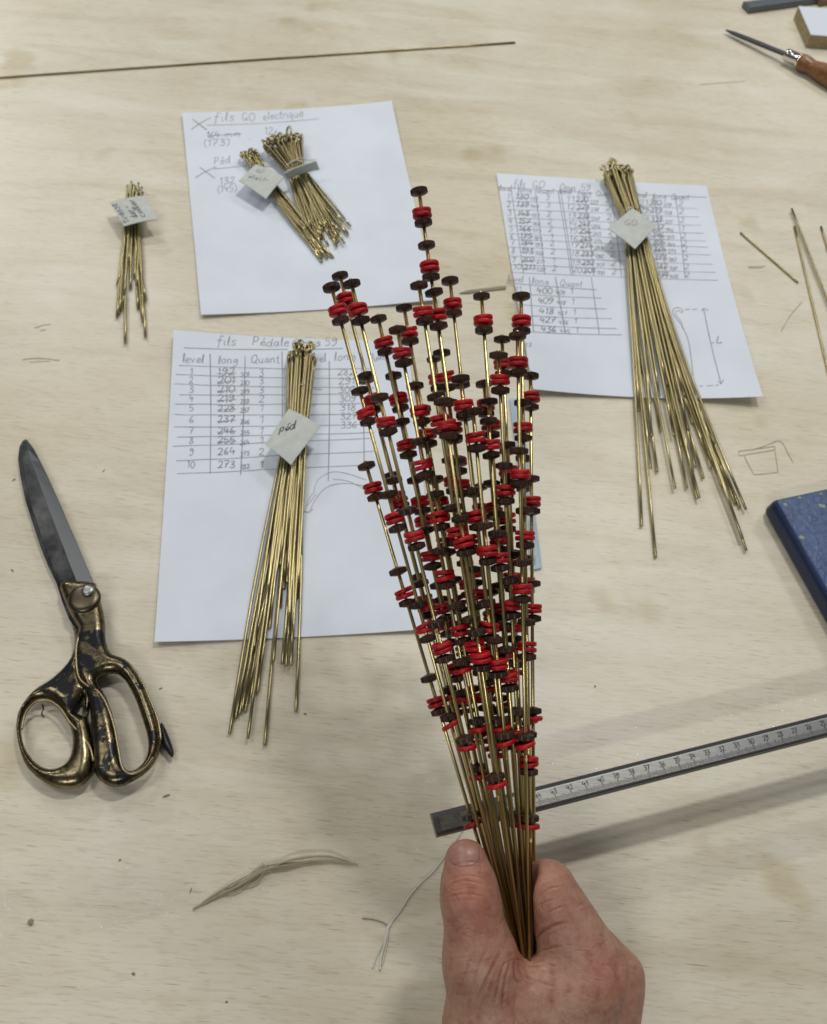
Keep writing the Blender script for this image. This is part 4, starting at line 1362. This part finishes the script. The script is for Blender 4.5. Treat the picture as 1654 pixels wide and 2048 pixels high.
nr = np.zeros(nv * 3); me2.vertices.foreach_get('normal', nr); nr = nr.reshape(-1, 3)
# pixel position of each vertex, used as a drawing plane for the creases
zz_ = D0 * 1000 - co[:, 2]
o_u, o_v = (1040 - IW / 2) / F_PX * D0 * 1000, (IH / 2 - 1850) / F_PX * D0 * 1000
pu = IW / 2 + F_PX * (co[:, 0] + o_u) / zz_
pv = IH / 2 - F_PX * (co[:, 1] + o_v) / zz_
front = np.clip(nr[:, 2] * 1.6, 0, 1)
disp = np.zeros(nv); tone = np.ones((nv, 3))
def crease(pts, depth, width, red=.10):
    global disp
    q = catmull(pts, 6)
    xs_ = [p[0] for p in q]; ys_ = [p[1] for p in q]
    mg = width * 7
    ok = np.nonzero((pu > min(xs_) - mg) & (pu < max(xs_) + mg) & (pv > min(ys_) - mg) & (pv < max(ys_) + mg) & (front > 0))[0]
    if len(ok) == 0: return
    pu_, pv_, fr_ = pu[ok], pv[ok], front[ok]
    d = np.full(len(ok), 1e9); tt = np.zeros(len(ok))
    for i in range(len(q) - 1):
        a, b = q[i], q[i + 1]
        e = b - a
        t = np.clip(((pu_ - a[0]) * e[0] + (pv_ - a[1]) * e[1]) / (e @ e + 1e-9), 0, 1)
        dd = np.hypot(pu_ - a[0] - e[0] * t, pv_ - a[1] - e[1] * t)
        m_ = dd < d
        d[m_] = dd[m_]; tt[m_] = ((i + t) / (len(q) - 1))[m_]
    end = np.clip(np.sin(np.pi * np.clip(tt, .04, .96)) * 1.8, 0, 1)
    g = np.exp(-(d / width) ** 2) * fr_ * end
    ridge = np.exp(-((d - width * 2.1) / (width * 1.2)) ** 2) * fr_ * end * .30
    disp[ok] += (-g + ridge) * depth
    tone[ok, 0] *= 1 - g * red * .7; tone[ok, 1] *= 1 - g * red * 1.3; tone[ok, 2] *= 1 - g * red * 1.3
ZP = lambda pts: [(800 + a / 3.007, 1600 + b / 3.007) for a, b in pts]
for pts, dp, wd in (
        ([(272, 555), (310, 510), (370, 488), (440, 492), (500, 510)], .34, 1.9), ([(285, 530), (330, 545), (400, 530), (480, 540)], .16, 1.8),
        ([(275, 590), (340, 572), (420, 566), (520, 585)], .22, 1.8), ([(300, 480), (380, 455), (450, 460), (520, 480)], .20, 1.8), ([(310, 610), (400, 600), (480, 610)], .12, 1.8),
        ([(300, 400), (380, 380), (470, 372)], .3, 2.0),
        ([(735, 930), (790, 860), (850, 790), (920, 760), (1000, 735)], .9, 3.2), ([(780, 830), (850, 800), (900, 770)], .5, 2.4),
        ([(735, 950), (800, 920), (880, 895), (960, 880)], .6, 2.6), ([(700, 960), (740, 965), (770, 985)], 1.0, 2.6),
        ([(690, 960), (690, 1020), (700, 1080), (730, 1110)], .9, 2.8), ([(700, 975), (740, 1060), (800, 1130)], .5, 2.4),
        ([(640, 960), (610, 1040), (590, 1130), (570, 1220)], .5, 3.0), ([(660, 980), (640, 1060), (625, 1150), (620, 1240)], .5, 3.0),
        ([(600, 930), (550, 1020), (500, 1120), (470, 1220)], .35, 3.0), ([(520, 900), (470, 1010), (430, 1130)], .25, 3.0), ([(420, 950), (380, 1060), (350, 1180)], .25, 3.0),
        ([(560, 1000), (520, 1100), (495, 1200)], .3, 2.6), ([(870, 690), (930, 660), (980, 640)], .35, 2.4), ([(830, 640), (880, 610), (930, 600)], .3, 2.2), ([(850, 560), (910, 530), (960, 525)], .3, 2.2),
        ([(760, 1000), (850, 990), (950, 1000)], .35, 2.6), ([(740, 1060), (830, 1090), (930, 1130)], .3, 2.8),
        ([(1335, 880), (1322, 960), (1318, 1060), (1325, 1180), (1330, 1290)], 1.2, 9.0), ([(1190, 1000), (1200, 1120), (1190, 1240)], .35, 6.0),
        ([(900, 1000), (920, 1120), (915, 1240)], .3, 7.0), ([(330, 1100), (310, 1200), (300, 1300)], .3, 3.5), ([(430, 1180), (410, 1260), (400, 1330)], .3, 3.0), ([(700, 1150), (690, 1250), (700, 1340)], .3, 4.0)):
    crease(ZP(pts), dp, wd)
# fine random folds over the back of the hand
rs = np.random.default_rng(3)
for i in range(150):
    x0, y0 = rs.uniform(270, 1350), rs.uniform(560, 1340)
    an = math.atan2(y0 - 940, x0 - 700) + rs.normal(0, .35)
    ln = rs.uniform(30, 80)
    crease(ZP([(x0, y0), (x0 + math.cos(an) * ln / 2 + rs.normal(0, 4), y0 + math.sin(an) * ln / 2), (x0 + math.cos(an) * ln, y0 + math.sin(an) * ln + rs.normal(0, 5))]), rs.uniform(.08, .24), rs.uniform(1.2, 2.2), .08)
# blood and sun tones of the skin itself
def blush(x, y, r_, c_):
    g = np.exp(-(((pu - x) / r_) ** 2 + ((pv - y) / r_) ** 2))
    for i in range(3): tone[:, i] *= 1 + (c_[i] - 1) * g
blush(940, 1775, 45, (1.05, .80, .72)); blush(930, 1705, 38, (.98, .78, .80)); blush(1215, 1945, 60, (1.04, .90, .88)); blush(1090, 1770, 50, (1.04, .84, .78))
blush(960, 1850, 50, (1.06, 1.0, .95)); blush(1235, 1985, 30, (1.04, .90, .88)); blush(1137, 1982, 5, (.72, .55, .5)); blush(1104, 2003, 4, (.75, .6, .55)); blush(1045, 1905, 40, (1.02, .88, .86))
for i in range(50):
    blush(rs.uniform(890, 1280), rs.uniform(1900, 2048), rs.uniform(2.5, 5), (.88, .76, .72))
co = co + nr * disp[:, None]
me2.vertices.foreach_set('co', (co * MM).ravel())
ca = me2.color_attributes.new('tone', 'FLOAT_COLOR', 'POINT')
tone = np.clip(tone, 0, 1.25)
ca.data.foreach_set('color', np.c_[tone, np.ones(nv)].ravel())
me2.update()
ho = link('skin', me2, MAT['skin'], hand, local=True)
# thumbnail: a curved plate lying on the end of the thumb
q = (pu - 928) / 32; r_ = (pv - 1706) / 27
inside = (np.abs(q) ** 2.6 + np.abs(r_) ** 2.6 < 1) & (nr[:, 2] > .12) & (co[:, 2] > 5)
npoly = len(me2.polygons)
pv4 = np.zeros(npoly * 4, np.int64); me2.polygons.foreach_get('vertices', pv4); pv4 = pv4.reshape(-1, 4)
sel = pv4[inside[pv4].all(1)]
uq, inv = np.unique(sel, return_inverse=True)
nm = np_mesh('thumbnail', (co[uq] + nr[uq] * .15) * MM, inv.reshape(-1, 4))
no = link('thumbnail', nm, MAT['nail'], ho, local=True)
so = no.modifiers.new('thickness', 'SOLIDIFY'); so.thickness = .0005; so.offset = -1


# ------------------------------------------------------------------ the held rods
def knurl(k_, r_):
    return (1.0 if k_ % 2 == 0 else .945) if r_ > .0045 else 1.0
nut_me = lathe([(0, .0020), (.0013, .0020), (.0019, .0022), (.0042, .0015), (.0048, .0012), (.0048, -.0012), (.0042, -.0015), (.0019, -.0022), (.0013, -.0020), (0, -.0020)], 44, rmod=knurl).mesh('nut')
nut_me.materials.append(MAT['nut'])
felt_mes = []
for v_ in range(4):
    ph = random.random() * 6
    def wob(k_, r_, ph=ph): return 1 + .018 * math.sin(k_ * .8 + ph) + .012 * math.sin(k_ * 2.1 + 2 * ph)
    fm = lathe([(0, .0012), (.0046, .00125), (.0051, .0011), (.0054, .0006), (.0054, -.0006), (.0051, -.0011), (.0046, -.00125), (0, -.0012)], 26, rmod=wob).mesh('felt_washer')
    fm.materials.append(MAT['felt'])
    fm.polygons.foreach_set('use_smooth', [True] * len(fm.polygons))
    felt_mes.append(fm)
# thread ridges
prof = []
nt_ = 34
for i in range(nt_):
    z_ = -i * .00035
    prof.append((.00116 if i % 2 == 0 else .00090, z_))
thread_me = lathe([(0, .0001)] + prof + [(0, prof[-1][1] - .0001)], 10).mesh('threaded_section')
thread_me.materials.append(MAT['brass_rod'])
RODR = .00098

G_LEFT, G_MID = 'rods held in the hand', 'rods held in the hand'
# tip pixel, x at the grip, label (None: one of the indistinguishable rods inside the bunch)
ROD = [
    ((663, 575), 1012, 'leftmost of the three close tips at the top left', 0),
    ((680, 552), 1020, 'highest of the three close tips at the top left', 0),
    ((703, 568), 1022, 'rightmost of the three close tips at the top left', 0),
    ((757, 638), 1024, 'tip just right of the three close top left tips', 0),
    ((808, 616), 1030, 'tip left of the tallest rod, over the bare wood gap', 0),
    ((795, 660), 1026, None, 0),
    ((838, 383), 1046, 'tallest of the whole bunch', 1),
    ((838, 571), 1038, 'tip just left of the tallest one, well below it', 0),
    ((868, 585), 1043, None, 0),
    ((900, 562), 1050, 'tip just right of the tallest rod', 0),
    ((963, 593), 1056, 'lone tip over bare wood left of the crowded table', 0),
    ((1042, 593), 1066, 'tip in front of the lower left of the crowded table', 0),
    ((1004, 679), 1062, 'short tip close left of the one before the crowded table', 0),
    ((1035, 672), 1060, None, 0),
    ((1061, 752), 1073, 'rightmost rod of the bunch', 0),
    ((733, 932), 1006, 'low leftmost rod standing apart from the bunch', 0),
    ((733, 760), 1016, None, 0), ((830, 772), 1034, None, 0), ((869, 718), 1040, None, 0),
    ((921, 758), 1050, None, 0), ((968, 768), 1054, None, 0), ((977, 842), 1058, None, 0),
    ((997, 711), 1058, None, 0), ((886, 803), 1041, None, 0), ((909, 880), 1044, None, 0), ((1016, 902), 1060, None, 0),
    ((1047, 917), 1069, None, 0), ((787, 752), 1024, None, 0), ((946, 823), 1048, None, 0), ((872, 960), 1030, None, 0), ((838, 1000), 1026, None, 0), ((925, 1040), 1046, None, 0), ((1010, 990), 1064, None, 0), ((958, 975), 1050, None, 0), 
    
]
placed = []          # (centre, radius) of nuts and washers already there
SPC = .0605
LOW = {15: 1640, 9: 1642, 11: 1646, 3: 1548, 7: 1560, 14: 1440, 12: 1475, 16: 1440, 18: 1500, 20: 1462, 22: 1425, 24: 1512, 13: 1482, 26: 1450, 28: 1470}      # rods with one more nut close to the hand
rr_ = random.Random(4)
for ri, (tp_, gx_, lab, extra) in enumerate(ROD):
    best = None
    for trial in range(60):
        dt = D0 + .026 + rr_.uniform(-.034, .034)
        gdp = D0 + rr_.uniform(-.007, .007) + (dt - D0 - .026) * .12
        a = deep(tp_[0], tp_[1], dt)
        b = deep(1040 + (gx_ - 1040) * .88, 1862, gdp)
        dr_ = (b - a).normalized()
        ln = (b - a).length
        st_ = []
        ph = 0.0
        if extra:
            st_.append(0.0); ph = .0305
        s_ = ph
        while True:
            py = tp_[1] + (1862 - tp_[1]) * s_ / ln
            if py > 1490: break
            st_.append(s_); s_ += SPC + rr_.uniform(-.0015, .0015)
        if ri in LOW:
            st_ = [q_ for q_ in st_ if tp_[1] + (1862 - tp_[1]) * q_ / ln < LOW[ri] - 130] + [(LOW[ri] - tp_[1]) / (1862 - tp_[1]) * ln]
        cost = 0
        cs = []
        for s_ in st_:
            for q_ in (.0, .0145, .0185):
                cs.append(a + dr_ * (s_ + q_))
        for c_ in cs:
            for p in placed:
                dd = (c_ - p).length
                if dd < .0095: cost += (.0095 - dd) * 1000
        cost += abs(dt - D0 - .026) * 20
        if best is None or cost < best[0]:
            best = (cost, a, b, dr_, ln, st_, cs)
    _, a, b, dr_, ln, st_, cs = best
    placed += cs
    lb = ('brass rod with nuts, ' + lab) if lab else 'brass rod with brown nuts and red washers, crowded inside the bunch'
    root = empty('tracker_rod', a, lb[:200], 'rod', 'rods held in the hand')
    ax_ = -dr_                       # local +z towards the tip
    sp = rr_.random() * 6
    rot = (Vector((0, 0, 1)).rotation_difference(ax_) @ Matrix.Rotation(sp, 3, 'Z').to_quaternion())
    root.rotation_mode = 'QUATERNION'; root.rotation_quaternion = rot
    end = ln + .016
    MB().tube([(0, 0, .003), (0, 0, .0028), (0, 0, -end * .5), (0, 0, -end)], [RODR * .7, RODR, RODR, RODR], 12).build('shaft', MAT['brass_rod'], root, local=True)
    def put(nm_, me_, z_, tilt=0.0, sc=1.0):
        o = bpy.data.objects.new(nm_, me_)
        C.objects.link(o); o.parent = root
        o.location = (0, 0, z_)
        o.rotation_euler = (rr_.gauss(0, tilt), rr_.gauss(0, tilt), rr_.random() * 6.28)
        o.scale = (sc, sc, sc)
        return o
    for si, s_ in enumerate(st_):
        py = tp_[1] + (1862 - tp_[1]) * s_ / ln
        last = (py > 1330 and si == len(st_) - 1 and rr_.random() < .9) or py > 1560
        js = rr_.uniform(.96, 1.05)
        if last:
            put('nut', nut_me, -s_, .04, js); put('felt_washer', rr_.choice(felt_mes), -s_ - .0043, .12)
            put('threaded_section', thread_me, -s_ - .001)
            continue
        g_ = rr_.uniform(-.0012, .0008)
        put('nut', nut_me, -s_, .04, js)
        put('threaded_section', thread_me, -s_ + .0012)
        put('felt_washer', rr_.choice(felt_mes), -s_ - .0121 - g_, .09)
        put('felt_washer', rr_.choice(felt_mes), -s_ - .0149 - g_, .05)
        put('nut', nut_me, -s_ - .0187 - g_ - abs(rr_.gauss(0, .0004)), .04, rr_.uniform(.96, 1.05))
